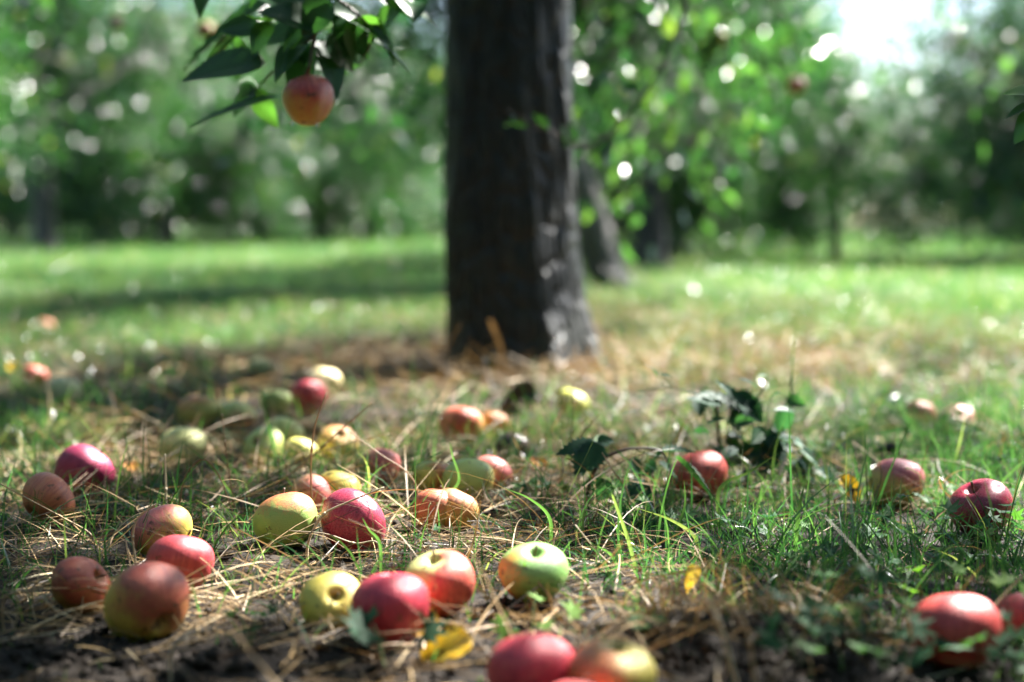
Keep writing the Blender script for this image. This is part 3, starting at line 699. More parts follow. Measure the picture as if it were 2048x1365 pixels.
APPLES = [
 # px, py, width, ground colour, blush, blush side (in apple space), lo, hi, stem axis (world), shape, label
 (160, 1172, 120, YEL, DULL, (0.2, -0.5, 0.6), -1.0, 0.5, (0.85, -0.2, 0.45), 0, 'dull brownish red apple at lower left, half hidden behind the largest apple', dict(bruise=0.5, rough=0.4)),
 (295, 1207, 176, YEL, (0.36, 0.075, 0.05), (0.5, -0.4, 0.7), -0.7, 0.8, (-0.60, 0.65, 0.35), 2, 'large dusky red and yellow apple at lower left showing its dark eye', dict(bruise=0.25, rough=0.38)),
 (358, 1130, 136, (0.42, 0.20, 0.06), RED, (0.2, -0.5, 0.7), -1.4, 0.0, (0.2, 0.3, 0.9), 1, 'crimson apple just behind the large dusky apple at lower left', dict()),
 (325, 1064, 118, YEL, PINK, (-0.6, -0.3, 0.6), -0.6, 0.8, (-0.3, 0.5, 0.8), 0, 'pink and yellow streaked apple topmost of the lower left group', dict(streak=0.8)),
 (97, 998, 116, (0.5, 0.25, 0.08), ORA, (0.1, -0.4, 0.7), -1.2, 0.2, (0.5, 0.6, 0.5), 2, 'orange red apple at the left edge in front of the purplish one', dict()),
 (165, 945, 118, (0.40, 0.12, 0.08), (0.30, 0.025, 0.075), (0.1, -0.4, 0.6), -1.6, -0.2, (0.6, 0.2, 0.7), 3, 'purplish crimson apple behind the orange red one at left', dict()),
 (571, 1043, 124, (0.23, 0.38, 0.09), (0.48, 0.11, 0.045), (-0.1, 0.35, 0.9), 0.0, 0.85, (-0.15, 0.35, 0.9), 0, 'green apple with a red flushed top left of the crimson one, mid foreground', dict(streak=0.35)),
 (705, 1046, 136, (0.40, 0.15, 0.08), CRIM, (0.2, -0.5, 0.6), -1.5, -0.1, (0.5, 0.5, 0.6), 4, 'shiny dark crimson apple with a straw across it, mid foreground', dict(rough=0.26)),
 (622, 992, 82, (0.50, 0.36, 0.14), PINK, (0.6, -0.3, 0.3), -0.4, 0.9, (0.4, 0.8, 0.2), 2, 'pinkish yellow apple peeping from behind the green and red one', dict()),
 (675, 985, 76, YEL, ORA, (0.5, 0.5, -0.5), 0.3, 1.2, (0.2, 0.7, 0.6), 0, 'small yellow apple peeping from behind the shiny dark crimson apple', dict()),
 (664, 1205, 128, (0.50, 0.45, 0.075), ORA, (-0.5, 0.7, 0.2), 0.7, 1.6, (0.25, -0.80, 0.50), 4, 'yellow apple with its stalk hollow facing the viewer, lower centre', dict(streak=0.25, dots=0.7, rough=0.36, bruise=0.1)),
 (777, 1222, 162, (0.45, 0.20, 0.10), (0.46, 0.035, 0.06), (0.0, -0.5, 0.6), -1.2, 0.1, (0.05, 0.10, 0.98), 3, 'bright crimson pink apple in front of the yellow one, lower centre', dict()),
 (878, 1170, 148, (0.42, 0.47, 0.17), (0.45, 0.085, 0.06), (0.9, -0.35, 0.0), -0.05, 0.35, (-0.18, -0.35, 0.92), 1, 'apple half pale green and half red with an open stalk hollow on top', dict(streak=0.3)),
 (1068, 1146, 138, (0.17, 0.36, 0.09), (0.45, 0.25, 0.05), (-0.9, -0.2, 0.1), 0.55, 1.1, (0.0, -0.42, 0.90), 4, 'fresh green apple lying alone at lower centre with a wilted shoot on it', dict(streak=0.2, russet=0.3)),
 (1062, 1346, 172, (0.50, 0.25, 0.11), (0.50, 0.04, 0.06), (0.0, -0.3, 0.7), -1.3, 0.2, (0.1, 0.5, 0.85), 0, 'blurred bright red apple at the bottom edge', dict()),
 (1222, 1356, 176, (0.46, 0.42, 0.09), (0.48, 0.15, 0.06), (-0.9, -0.2, 0.1), -0.5, 0.6, (0.15, -0.15, 0.97), 1, 'blurred orange and yellow apple at the bottom edge with a pale hollow', dict()),
 (1160, 1428, 160, (0.5, 0.25, 0.12), (0.50, 0.09, 0.09), (0.0, -0.3, 0.7), -1.2, 0.2, (0.1, 0.5, 0.85), 2, 'pink apple cut off by the bottom edge, only its top showing', dict()),
 (1910, 1264, 172, (0.5, 0.2, 0.08), (0.46, 0.05, 0.045), (0.0, -0.3, 0.7), -1.3, 0.0, (0.1, 0.4, 0.9), 0, 'blurred large red apple at lower right', dict()),
 (2060, 1240, 130, (0.4, 0.2, 0.08), (0.36, 0.05, 0.05), (0.0, -0.3, 0.7), -1.3, 0.0, (0.1, 0.4, 0.9), 2, 'dark red apple cut off by the right edge, lower right', dict()),
 (1962, 1018, 126, (0.35, 0.08, 0.07), (0.27, 0.016, 0.042), (0.0, -0.3, 0.7), -1.8, -0.4, (-0.45, -0.25, 0.85), 1, 'dark shiny wine red apple in the grass at right', dict(rough=0.26)),
 (1792, 968, 108, (0.42, 0.38, 0.12), (0.40, 0.10, 0.12), (0.4, 0.1, 0.8), -0.4, 0.5, (0.3, 0.2, 0.9), 3, 'dusky pink apple behind the yellow leaf at right', dict()),
 (1400, 952, 108, (0.5, 0.2, 0.06), (0.50, 0.07, 0.05), (0.0, -0.3, 0.7), -1.2, 0.1, (-0.1, 0.4, 0.9), 0, 'orange red apple behind the arching bramble shoot', dict(bruise=0.2)),
 (365, 897, 94, PALE, (0.5, 0.3, 0.12), (0.7, 0.2, -0.3), 0.5, 1.3, (0.1, 0.5, 0.85), 0, 'pale green apple alone left of the stalks, left midground', dict()),
 (528, 895, 84, (0.36, 0.46, 0.13), (0.5, 0.3, 0.1), (0.7, 0.4, -0.3), 0.6, 1.3, (-0.35, -0.75, 0.5), 4, 'green apple with a dark hollow facing front, left midground', dict(russet=0.7)),
 (565, 872, 80, (0.40, 0.47, 0.17), (0.5, 0.3, 0.1), (0.7, 0.4, -0.3), 0.7, 1.3, (0.3, 0.5, 0.7), 0, 'pale green apple tucked behind the one with the dark hollow', dict()),
 (603, 905, 74, (0.44, 0.45, 0.10), ORA, (0.2, 0.8, -0.3), 0.7, 1.3, (0.2, 0.4, 0.85), 2, 'yellow green apple between the green and the russet apple, left midground', dict()),
 (675, 892, 84, (0.45, 0.40, 0.08), (0.46, 0.20, 0.08), (0.3, -0.1, 0.9), 0.0, 0.9, (0.2, -0.55, 0.75), 1, 'yellow apple with an orange cheek and brown hollow, centre left', dict(russet=0.6)),
 (757, 937, 86, (0.35, 0.40, 0.12), PINK, (0.7, -0.2, 0.1), -0.5, 0.4, (0.1, 0.3, 0.9), 3, 'small pinkish red apple sunk in the litter, centre', dict()),
 (397, 828, 88, (0.36, 0.36, 0.09), (0.42, 0.13, 0.07), (-0.4, 0.2, 0.8), 0.0, 0.8, (0.1, 0.5, 0.8), 0, 'blurred red topped apple at left beside the green one', dict()),
 (475, 833, 76, (0.38, 0.44, 0.14), (0.5, 0.2, 0.12), (0.1, -0.5, -0.6), 0.1, 0.8, (0.1, 0.3, 0.9), 2, 'blurred green apple with a pink underside at left', dict()),
 (553, 808, 66, (0.24, 0.32, 0.09), ORA, (0, 1, 0), 0.9, 1.5, (0.1, 0.3, 0.9), 1, 'blurred dim green apple left of the dark red one', dict()),
 (614, 797, 76, (0.40, 0.13, 0.06), (0.40, 0.035, 0.05), (0, -0.3, 0.7), -1.4, -0.1, (0.1, 0.3, 0.9), 3, 'blurred dark red apple in shade below the cream one', dict()),
 (648, 762, 66, (0.56, 0.52, 0.25), PINK, (0, 1, 0), 0.9, 1.5, (0.3, 0.1, 0.9), 0, 'blurred cream yellow apple shining in the sun, left of the trunk', dict()),
 (520, 738, 44, (0.48, 0.50, 0.25), PINK, (0, 1, 0), 0.9, 1.5, (0.3, 0.1, 0.9), 0, 'small blurred pale apple farthest back at left of the trunk', dict()),
 (130, 784, 70, (0.50, 0.50, 0.26), PINK, (0, 1, 0), 0.8, 1.5, (0.3, 0.1, 0.9), 2, 'blurred whitish apple near the left edge in green grass', dict()),
 (68, 752, 54, (0.4, 0.2, 0.08), (0.40, 0.09, 0.06), (0, -0.3, 0.7), -1.2, 0, (0.3, 0.1, 0.9), 1, 'blurred brownish red apple near the left edge beside a yellow leaf', dict()),
 (90, 652, 34, (0.5, 0.2, 0.08), ORA, (0, -0.3, 0.7), -1.2, 0, (0.3, 0.1, 0.9), 1, 'tiny blurred orange apple far back near the left edge', dict()),
 (921, 852, 90, (0.50, 0.30, 0.10), (0.48, 0.09, 0.05), (-0.5, -0.3, 0.6), -0.6, 0.4, (0.2, 0.3, 0.9), 1, 'orange red apple shining in front of the trunk foot', dict(bruise=0.2)),
 (985, 850, 62, (0.42, 0.30, 0.07), (0.40, 0.14, 0.04), (0.3, -0.3, 0.7), 0, 1, (0.2, 0.3, 0.9), 0, 'brownish orange apple right beside the shining orange red one', dict(bruise=0.5)),
 (1146, 808, 70, (0.46, 0.50, 0.09), ORA, (0, 1, 0), 0.8, 1.5, (0.3, 0.2, 0.9), 2, 'yellow green apple lying right of the trunk foot', dict()),
 (866, 962, 72, (0.30, 0.36, 0.08), (0.40, 0.15, 0.06), (0.8, -0.3, 0.1), 0.1, 0.8, (0.2, 0.3, 0.9), 1, 'green and russet apple left of the large green one, centre', dict()),
 (936, 962, 100, (0.30, 0.42, 0.12), (0.42, 0.30, 0.08), (0.8, -0.2, -0.3), 0.5, 1.1, (0.1, 0.5, 0.8), 0, 'large pale green apple with grass in front, centre', dict()),
 (984, 955, 62, (0.5, 0.35, 0.14), PINK, (0.4, -0.3, 0.5), -0.6, 0.6, (0.2, 0.4, 0.8), 2, 'pink apple half hidden behind the large pale green one', dict()),
 (868, 1024, 88, (0.42, 0.36, 0.10), (0.42, 0.12, 0.06), (-0.3, -0.2, 0.8), -0.4, 0.6, (0.2, 0.3, 0.9), 3, 'dull orange apple sunk in straw in front of the pale green one', dict(bruise=0.2)),
 (908, 1032, 60, (0.44, 0.34, 0.09), (0.42, 0.15, 0.06), (0.3, -0.2, 0.8), -0.2, 0.8, (0.5, 0.2, 0.8), 0, 'small dull yellow apple touching the dull orange one in straw', dict()),
 (1838, 832, 52, (0.5, 0.40, 0.2), (0.5, 0.2, 0.14), (0.3, -0.2, 0.8), -0.3, 0.8, (0.5, 0.2, 0.8), 0, 'small blurred pale pink apple in the right midground', dict()),
 (1914, 842, 72, (0.5, 0.38, 0.22), (0.46, 0.16, 0.13), (0.3, -0.2, 0.8), -0.4, 0.7, (-0.1, -0.7, 0.6), 4, 'blurred pinkish apple with a dark hollow in the right midground', dict(russet=0.9)),
 (1025, 900, 66, (0.035, 0.024, 0.018), (0.05, 0.025, 0.018), (0, 0, 1), 0, 1, (0.5, 0.3, 0.7), 1, 'rotten blackened apple shining wet in front of the trunk', dict(rough=0.22, dots=0.0)),
]
AP = {}
def place_apple(name, loc, r, axis, shape, mt, label, spin=0.0, group='apples lying on the orchard floor', stem=True):
    V, F, zt, zb = SHAPES[shape]
    o = link(name, newmesh('apple', V, F, mt, True), None, loc, None, r)
    ax = Vector(axis).normalized()
    q = Vector((0, 0, 1)).rotation_difference(ax)
    o.rotation_mode = 'QUATERNION'; o.rotation_quaternion = q @ Euler((0, 0, spin)).to_quaternion()
    tag(o, label, 'apple', group)
    if stem:
        sv, sf = tube(smooth_path([(0, 0, zt-0.05), (0.02, 0.01, zt+0.18), (0.07, 0.03, zt+0.42)], 4), [0.035, 0.028, 0.045], 6)
        link('stem', newmesh('stem', sv, sf, M['stem'], True), o)
    cv, cf = star(zb+0.0)
    link('calyx', newmesh('calyx', cv, cf, M['calyx']), o)
    return o
for k, (px, py, wpx, g, r, d, lo, hi, ax, sh, lab, kw) in enumerate(APPLES):
    dr = ray(px, py); t = 1.5
    for it in range(40):
        rad = wpx*t/2/FPX
        p = Vector((0, 0, H_CAM))+dr*t
        tz = gz1(p.x, p.y)+rad*0.79
        t = t+0.5*((H_CAM-tz)/(-dr.z)-t)
    rad = wpx*t/2/FPX
    rr = min(max(rad, 0.029), 0.041)
    if abs(rr-rad) > 1e-4:       # keep a believable size and rest it on the ground
        t = rr*2*FPX/wpx if False else t
        rad = rr
    p = Vector((0, 0, H_CAM))+dr*t
    p.z = gz1(p.x, p.y)+rad*0.79
    dl = Vector(d)
    # blush side given in view space -> apple space
    q = Vector((0, 0, 1)).rotation_difference(Vector(ax).normalized())
    dl = q.inverted() @ dl
    mt = apple_mat('apple_skin_%d' % k, g, r, dl, lo, hi, **kw)
    AP[k] = place_apple('apple', p, rad, ax, sh, mt, lab)
    AP[k].scale = (rad, rad*random.uniform(0.93, 1.03), rad*random.uniform(0.92, 1.06))
    print('apple %d t=%.2f r=%.4f' % (k, t, wpx*t/2/FPX))

# apple on the twig
mt = apple_mat('apple_skin_hanging', (0.42, 0.32, 0.07), (0.38, 0.055, 0.045), (0.45, -0.2, 0.6), -0.8, 0.6, streak=0.35, dots=0.3, rough=0.28)
ha = place_apple('apple', at(616, 203, D), 0.0375, (-0.15, 0.1, 0.98), 3, mt, 'red and olive apple hanging from the leafy twig at upper left', group='apples still on the tree')
def drop(parent, loc, r):
    import bmesh
    bm = bmesh.new(); bmesh.ops.create_uvsphere(bm, u_segments=12, v_segments=8, radius=r)
    me = bpy.data.meshes.new('water_drop'); bm.to_mesh(me); bm.free(); me.materials.append(M['water'])
    for p_ in me.polygons: p_.use_smooth = True
    o = bpy.data.objects.new('water_drop', me); COL.objects.link(o); o.parent = parent; o.location = loc
    return o
inv = ha.rotation_quaternion.inverted()
for px, py in ((637, 250), (584, 246)):
    v = inv @ ((at(px, py, D-0.01)-ha.location)/0.0375)
    drop(ha, v, 0.085)
for (px, py, t, rad, lab) in [(232, 45, 6.5, 0.036, 'dim dark red apple hanging at the top left corner'), (410, 60, 5.0, 0.032, 'brownish orange apple hanging above the dark leaf at upper left'),
                         (1592, 172, 5.4, 0.036, 'dark reddish apple hanging among the leaves at upper right'), (1437, 78, 5.0, 0.030, 'yellowish apple hanging in bright leaves right of the trunk')]:
    c2 = {'dim': (0.10, 0.015, 0.015), 'bro': (0.22, 0.09, 0.03), 'dar': (0.22, 0.05, 0.03), 'yel': (0.40, 0.36, 0.05)}[lab[:3]]
    mt = apple_mat('apple_skin_'+lab[:6], (0.35, 0.25, 0.06), c2, (0, -0.3, 0.5), -1.2, 0.2)
    place_apple('apple', at(px, py, t), rad, (0.05, 0.1, 1), 0, mt, lab, group='apples still on the tree')

# ------------------------------------------------------------------ foliage of the main tree, with its gaps
# openings in the crown where the sun reaches the orchard floor (shadow of every leaf on the ground)
pos, dr, nm, L, W, rnd = lv_main
wp = pos+np.array([TRUNK[0], TRUNK[1], 0])
k = wp[:, 2]/SUN.z
sx = wp[:, 0]-SUN.x*k; sy = wp[:, 1]-SUN.y*k
keep = np.ones(len(pos), bool)
LIT = [  # x, y on the ground, radius, share of leaves taken out
    (-0.05, 1.45, 0.16, 0.85), (0.10, 1.40, 0.12, 0.9), (-0.22, 1.72, 0.14, 0.9), (0.62, 1.85, 0.2, 0.9), (-0.75, 2.0, 0.22, 0.9), (-0.30, 1.40, 0.08, 0.9),
    (-0.38, 2.4, 0.38, 0.98), (-0.7, 2.7, 0.35, 0.97), (-0.45, 2.9, 0.35, 0.97), (-0.10, 2.9, 0.25, 0.85), (0.25, 2.9, 0.4, 0.8), (0.8, 3.2, 0.6, 0.8), (-1.25, 3.1, 0.65, 0.98), (-1.0, 3.6, 0.5, 0.98), (-0.9, 4.6, 0.8, 0.8), (-1.8, 5.6, 0.9, 0.8),
    (-0.15, 3.6, 0.2, 0.5), (-0.6, 3.5, 0.45, 0.95), (-1.4, 4.0, 0.7, 0.95), (-0.9, 5.2, 0.8, 0.95), (-2.2, 4.6, 0.8, 0.95), (0.5, 3.9, 0.5, 0.9), (0.03, 1.12, 0.06, 0.8), (0.38, 1.12, 0.08, 0.8), (0.3, 1.6, 0.10, 0.8), (0.12, 1.85, 0.10, 0.8), (-0.62, 1.62, 0.10, 0.8)]
for x, y, r, q in LIT:
    g = np.exp(-(((sx-x)**2+(sy-y)**2)/(r*1.15)**2)**2)
    keep &= ~(RNG.random(len(pos)) < g*q*1.15)
for zt in (0.15, 0.35, 0.55, 0.75, 0.95):      # sun on the right flank of the trunk
    kk = (wp[:, 2]-zt)/SUN.z
    g = np.exp(-(((wp[:, 0]-SUN.x*kk-TRUNK[0]-0.15)**2+(wp[:, 1]-SUN.y*kk-TRUNK[1]-0.05)**2)/0.16**2)**2)
    keep &= ~((RNG.random(len(pos)) < g*0.9) & (kk > 0))
SUNNY = [(k, 0.055) for k in (1, 2, 3, 4, 5, 6, 7, 10, 11, 12, 13, 14, 15, 17, 19, 20, 21, 22, 23, 24, 25, 26, 27, 29, 32, 34, 37, 39, 40, 41, 43, 46)]
for q, rad_ in [(AP[k].location+SUN*0.03+Vector((0.01, 0, 0)), r_) for k, r_ in SUNNY]+[(at(616, 203, 2.02), 0.10), (ground_at(888, 1330), 0.05), (ground_at(832, 1288), 0.04), (ground_at(1704, 1018), 0.05), (ground_at(1382, 1204), 0.04), (Vector((-0.055, 1.13, 0.03)), 0.06), (Vector((-1.32, 3.7, 0.03)), 0.2), (at(1300, 200, 4.4), 0.25), (at(1250, 350, 5.0), 0.25), (at(1210, 480, 8.45), 0.3)]:   # gaps that let the sun onto the hanging fruit and boughs
    rel = wp-np.array(q); al = rel @ np.array(SUN); pd = np.linalg.norm(rel-al[:, None]*np.array(SUN), axis=1)
    keep &= ~((al > 0) & (pd < rad_))
ok = np.array([p[2] > 0.35 for p in wp])
# nothing of the crown hangs into the lens
cy = wp[:, 1]; ok &= ~((wp[:, 2] < H_CAM+0.175*cy) & (np.abs(wp[:, 0]) < 0.42*cy+0.2) & (cy > 0) & (cy < 4.3))
keep &= ok
v, f, r_ = bulk_leaves(pos[keep], dr[keep], nm[keep], L[keep], W[keep], rnd[keep])
link('crown', newmesh('crown', v, f, M['tree_leaf'], False, {'rnd': r_}), main)


# ------------------------------------------------------------------ ground cover: grass, straw, crumbs
def sample(n, y0, y1, mx, rng):
    y = rng.random(n)
    y = np.sqrt(y0**2+(y1**2-y0**2)*y) if y1/y0 > 1.8 else y0+(y1-y0)*y
    x = (rng.random(n)*2-1)*(0.40*y+mx)
    return x, y
def ribbons(x, y, z, az, tilt, curl, L, W, rnd, segs=4, tipw=0.15, sidecurl=None, flat=False):
    """n curved tapering ribbons. az heading, tilt start angle above ground, curl change in tilt along it"""
    n = len(x); rng = np.random.default_rng(n+3)
    P = np.stack([x, y, z], -1)
    pts = [P]; dirs = []
    tw = rng.normal(size=n)*0.35 if sidecurl is None else sidecurl
    for s in range(segs):
        th = tilt+curl*(s+0.5)/segs
        a = az+tw*(s/segs)
        d = np.stack([np.cos(th)*np.cos(a), np.cos(th)*np.sin(a), np.sin(th)], -1)
        dirs.append(d); P = P+d*(L/segs)[:, None]; pts.append(P)
    roll = rng.normal(0, 0.5, n) if flat else rng.uniform(0, np.pi, n)
    V = np.empty((n, segs+1, 2, 3))
    for s in range(segs+1):
        d = dirs[min(s, segs-1)]
        sd = np.stack([-np.sin(az), np.cos(az), np.zeros(n)], -1)
        upv = np.cross(sd, d)
        wv = sd*np.cos(roll)[:, None]+upv*np.sin(roll)[:, None]
        tt = s/segs
        wd = W*(1-(1-tipw)*tt**1.6)*(0.75 if s == 0 else 1.0)*0.5
        V[:, s, 0] = pts[s]+wv*wd[:, None]; V[:, s, 1] = pts[s]-wv*wd[:, None]
    b = np.arange(n)[:, None]*(segs+1)*2
    F = np.concatenate([b+np.array([[2*s, 2*s+1, 2*s+3, 2*s+2]]) for s in range(segs)])
    return V.reshape(-1, 3), [F], np.repeat(rnd, (segs+1)*2)
AX = np.array([[AP[k].location.x, AP[k].location.y, AP[k].location.z, AP[k].scale.x] for k in AP])
def clear_apples(x, y, rad=0.8):
    ok = np.ones(len(x), bool)
    for ax_, ay_, az_, r in AX: ok &= (x-ax_)**2+(y-ay_)**2 > (r*rad)**2
    return ok
LEAF_SPOTS = [ground_at(px, py) for px, py in ((1704, 1018), (888, 1330), (832, 1288), (1382, 1204), (1385, 1060))]
def clear_front(x, y, px_pad=0.6):
    """thin tall growth standing right in front of the near apples"""
    ok = np.ones(len(x), bool)
    for ax_, ay_, az_, r in AX:
        if ay_ > 2.2: continue
        ok &= ~((np.abs(x-ax_*y/ay_) < r*px_pad) & (y < ay_) & (y > ay_-0.16))
    for p in LEAF_SPOTS: ok &= ~((np.abs(x-p.x*y/p.y) < 0.022) & (y < p.y+0.01) & (y > p.y-0.16))
    return ok
def emit(name, parts, material, label, cat):
    V = []; F = {3: [], 4: []}; R_ = []; o = 0
    for v, fs, r in parts:
        V.append(v); R_.append(r)
        for f in fs: F[f.shape[1]].append(f+o)
        o += len(v)
    fl = [np.vstack(F[q]) for q in (4, 3) if F[q]]
    ob = link(name, newmesh(name, np.vstack(V), fl, material, False, {'rnd': np.concatenate(R_)}))
    return tag(ob, label, cat, kind='stuff')
rng = np.random.default_rng(11)
green_parts = []; straw_parts = []
def grass_band(n, y0, y1, mx, L, W, segs=4, up=1.25, gain=1.0):
    x, y = sample(n, y0, y1, mx, rng)
    g = greenness(x, y)
    ok = (rng.random(n) < g*gain) & clear_apples(x, y) & (rng.random(n) > 0.9*soilness(x, y)) & ((x-TRUNK[0])**2+(y-TRUNK[1])**2 > 0.24**2)
    ok &= clear_front(x, y) | (rng.random(n) < 0.12)
    x, y = x[ok], y[ok]; m_ = len(x)
    clump = vnoise(x, y, 14, 4)
    ln = rng.uniform(L[0], L[1], m_)*(0.55+0.8*clump)
    ln *= np.where(y < 1.35, 0.45, 1.0)
    dry = np.where(rng.random(m_) < 0.06, 0.3, 0.0)+0.13*np.clip((y-4)/4, 0, 1)  # a few dry blades, plus far paleness standing in for sunlight
    rn = np.clip(rng.random(m_)*0.62+0.28*vnoise(x, y, 3, 9)+dry, 0, 1)
    green_parts.append(ribbons(x, y, gz(x, y)-0.004, rng.uniform(0, 6.283, m_), rng.normal(up, 0.28, m_), rng.normal(-0.65, 0.5, m_), ln, rng.uniform(W[0], W[1], m_), rn, segs, 0.08))
def straw_band(n, y0, y1, mx, L, W, segs=5, h=0.03, gain=1.0):
    x, y = sample(n, y0, y1, mx, rng)
    g = greenness(x, y)
    ok = (rng.random(n) < (1.12-g)*gain) & clear_apples(x, y, 0.95) & (rng.random(n) > 0.95*soilness(x, y)) & ((x-TRUNK[0])**2+(y-TRUNK[1])**2 > 0.22**2)
    x, y = x[ok], y[ok]; m_ = len(x)
    rn = np.clip(rng.normal(0.38, 0.25, m_)+0.3*(vnoise(x, y, 3, 19)-0.5), 0, 1)
    straw_parts.append(ribbons(x, y, gz(x, y)+rng.random(m_)**1.6*h, rng.uniform(0, 6.283, m_), rng.normal(0.14, 0.2, m_), rng.normal(-0.28, 0.3, m_), rng.uniform(L[0], L[1], m_), rng.uniform(W[0], W[1], m_), rn, segs, 0.45, None, True))
grass_band(38000, 0.95, 2.7, 0.45, (0.02, 0.075), (0.0012, 0.0030))
grass_band(5200, 1.35, 2.9, 0.45, (0.06, 0.14), (0.0018, 0.0036), 5, 1.3, 0.7)
grass_band(62000, 2.6, 7.0, 0.8, (0.03, 0.10), (0.002, 0.0045), 3)
grass_band(60000, 6.6, 17.0, 1.5, (0.05, 0.12), (0.004, 0.009), 3)
grass_band(60000, 16.0, 52.0, 3.0, (0.08, 0.17), (0.012, 0.03), 2)
straw_band(24000, 0.92, 2.7, 0.45, (0.04, 0.17), (0.0009, 0.0021), 5, 0.022)
straw_band(20000, 0.92, 2.7, 0.45, (0.012, 0.05), (0.0008, 0.0024), 3, 0.014)
straw_band(34000, 2.6, 7.0, 0.8, (0.06, 0.20), (0.0016, 0.0036), 4, 0.035)
straw_band(16000, 6.6, 16.0, 1.5, (0.08, 0.24), (0.004, 0.008), 3, 0.04)
def arcs(n, y0, y1):
    x, y = sample(n, y0, y1, 0.4, rng); g = greenness(x, y)
    ok = (rng.random(n) < 1.15-g) & clear_apples(x, y, 1.0) & clear_front(x, y, 0.8) & (rng.random(n) > 0.9*soilness(x, y)); x, y = x[ok], y[ok]; m_ = len(x)
    straw_parts.append(ribbons(x, y, gz(x, y)+0.004, rng.uniform(0, 6.283, m_), rng.normal(0.55, 0.25, m_), rng.normal(-1.1, 0.35, m_), rng.uniform(0.10, 0.26, m_), rng.uniform(0.001, 0.0019, m_), np.clip(rng.normal(0.5, 0.2, m_), 0, 1), 9, 0.4, None, True))
arcs(1500, 1.25, 2.7)
# dry tufts standing round the trunk and on the mound
def tuft(n, cx_, cy_, sx_, sy_, L, W):
    x = rng.normal(cx_, sx_, n); y = rng.normal(cy_, sy_, n)
    ok = ((x-TRUNK[0])**2+(y-TRUNK[1])**2 > 0.21**2) & clear_apples(x, y); x, y = x[ok], y[ok]; m_ = len(x)
    straw_parts.append(ribbons(x, y, gz(x, y), rng.uniform(0, 6.283, m_), rng.normal(0.75, 0.4, m_), rng.normal(-0.9, 0.5, m_), rng.uniform(L[0], L[1], m_), rng.uniform(W[0], W[1], m_), np.clip(rng.normal(0.5, 0.2, m_), 0, 1), 5, 0.3))
tuft(2200, 0.0, 3.65, 0.6, 0.28, (0.04, 0.12), (0.0016, 0.003))
tuft(1500, 0.9, 4.2, 0.8, 0.6, (0.08, 0.22), (0.0016, 0.003))
tuft(500, 0.20, 1.25, 0.10, 0.05, (0.03, 0.09), (0.001, 0.002))
emit('grass', green_parts, M['grass'], 'short green grass growing between the fallen apples and across the orchard', 'grass')
emit('straw_litter', straw_parts, M['straw'], 'matted dry straw and dead grass covering the soil', 'straw')
# soil crumbs
n_c = 3800
x = np.concatenate([rng.normal(-0.40, 0.2, n_c//3), rng.normal(0.22, 0.13, n_c//3), rng.uniform(-0.8, 0.8, n_c-2*(n_c//3))]); y = np.concatenate([rng.normal(1.17, 0.1, n_c//3), rng.normal(1.14, 0.08, n_c//3), rng.uniform(0.95, 2.4, n_c-2*(n_c//3))])
s = rng.uniform(0.0012, 0.0055, n_c)*np.where(rng.random(n_c) < 0.06, 1.8, 1)
base = np.array([(1, 0, 0), (-1, 0, 0), (0, 1, 0), (0, -1, 0), (0, 0, 1), (0, 0, -1)], float)
V = base[None]*(0.6+0.8*rng.random((n_c, 6, 1)))*s[:, None, None]+rng.normal(size=(n_c, 6, 3))*0.25*s[:, None, None]
V = V+np.stack([x, y, gz(x, y)+s*0.4], -1)[:, None, :]
fo = np.array([(0, 2, 4), (2, 1, 4), (1, 3, 4), (3, 0, 4), (2, 0, 5), (1, 2, 5), (3, 1, 5), (0, 3, 5)])
F = (np.arange(n_c)[:, None, None]*6+fo[None]).reshape(-1, 3)
tag(link('soil_crumbs', newmesh('soil_crumbs', V.reshape(-1, 3), F, M['crumb'])), 'dark crumbs of soil on the bare patches', 'soil', kind='stuff')

# ------------------------------------------------------------------ single stalks and blades one can pick out
def stalk(pts, t, rad, material, label, name='dry_stalk', cat='stalk', joints=True):
    P = [np.array(at(px, py, t+(q[0] if q else 0))) for px, py, *q in pts]
    g = gz1(P[0][0], P[0][1])-0.004
    if P[0][2] > g+0.004: P.insert(0, np.array([P[0][0]+(P[0][0]-P[1][0])*0.1, P[0][1], g]))      # rooted in the ground
    elif P[0][2] < g-0.03: print('buried stalk', label, P[0][2]-g)
    base = Vector(P[0])
    path = smooth_path([p-np.array(base) for p in P], 7)
    v, f = tube(path, [rad, rad*0.85, rad*0.55], 6)
    parts = [(v, f)]
    if joints:
        k = len(path)//2
        parts.append(tube(path[k:k+2], [rad*1.25, rad*1.1], 6))
    v, f = merge(parts)
    o = link(name, newmesh(name, v, f, material, True), None, base)
    return tag(o, label, cat, 'single dry stalks' if name == 'dry_stalk' else None)
S = M['stalk']; SP = M['stalk_pale']; SB = M['stalk_brown']
stalk([(632, 1072), (622, 965), (628, 862), (653, 785)], 1.76, 0.0014, S, 'tall upright dry stalk between the green and the crimson apple')
stalk([(470, 1022), (585, 945), (680, 862), (745, 805)], 1.92, 0.0014, S, 'dry stalk slanting up to the right past the russet apple')
stalk([(480, 990), (600, 922), (690, 890), (778, 868)], 1.95, 0.0012, S, 'dry stalk slanting lower across the yellow green apple')
stalk([(818, 1065), (836, 992), (815, 946), (762, 910), (697, 862)], 1.80, 0.0011, S, 'thin bent dry stalk hooking left above the small pinkish apple')
stalk([(359, 1012), (372, 950), (405, 919), (436, 948), (462, 1015), (482, 1090)], 1.74, 0.0012, SB, 'brown dry stalk bent in an arch left of centre')
stalk([(332, 1012), (331, 960), (330, 908)], 1.78, 0.0018, SP, 'short thick pale stalk standing above the pink streaked apple')
stalk([(475, 1045), (458, 945), (447, 860), (444, 828)], 1.82, 0.0010, SB, 'thin brown stalk standing right of the pale green apple')
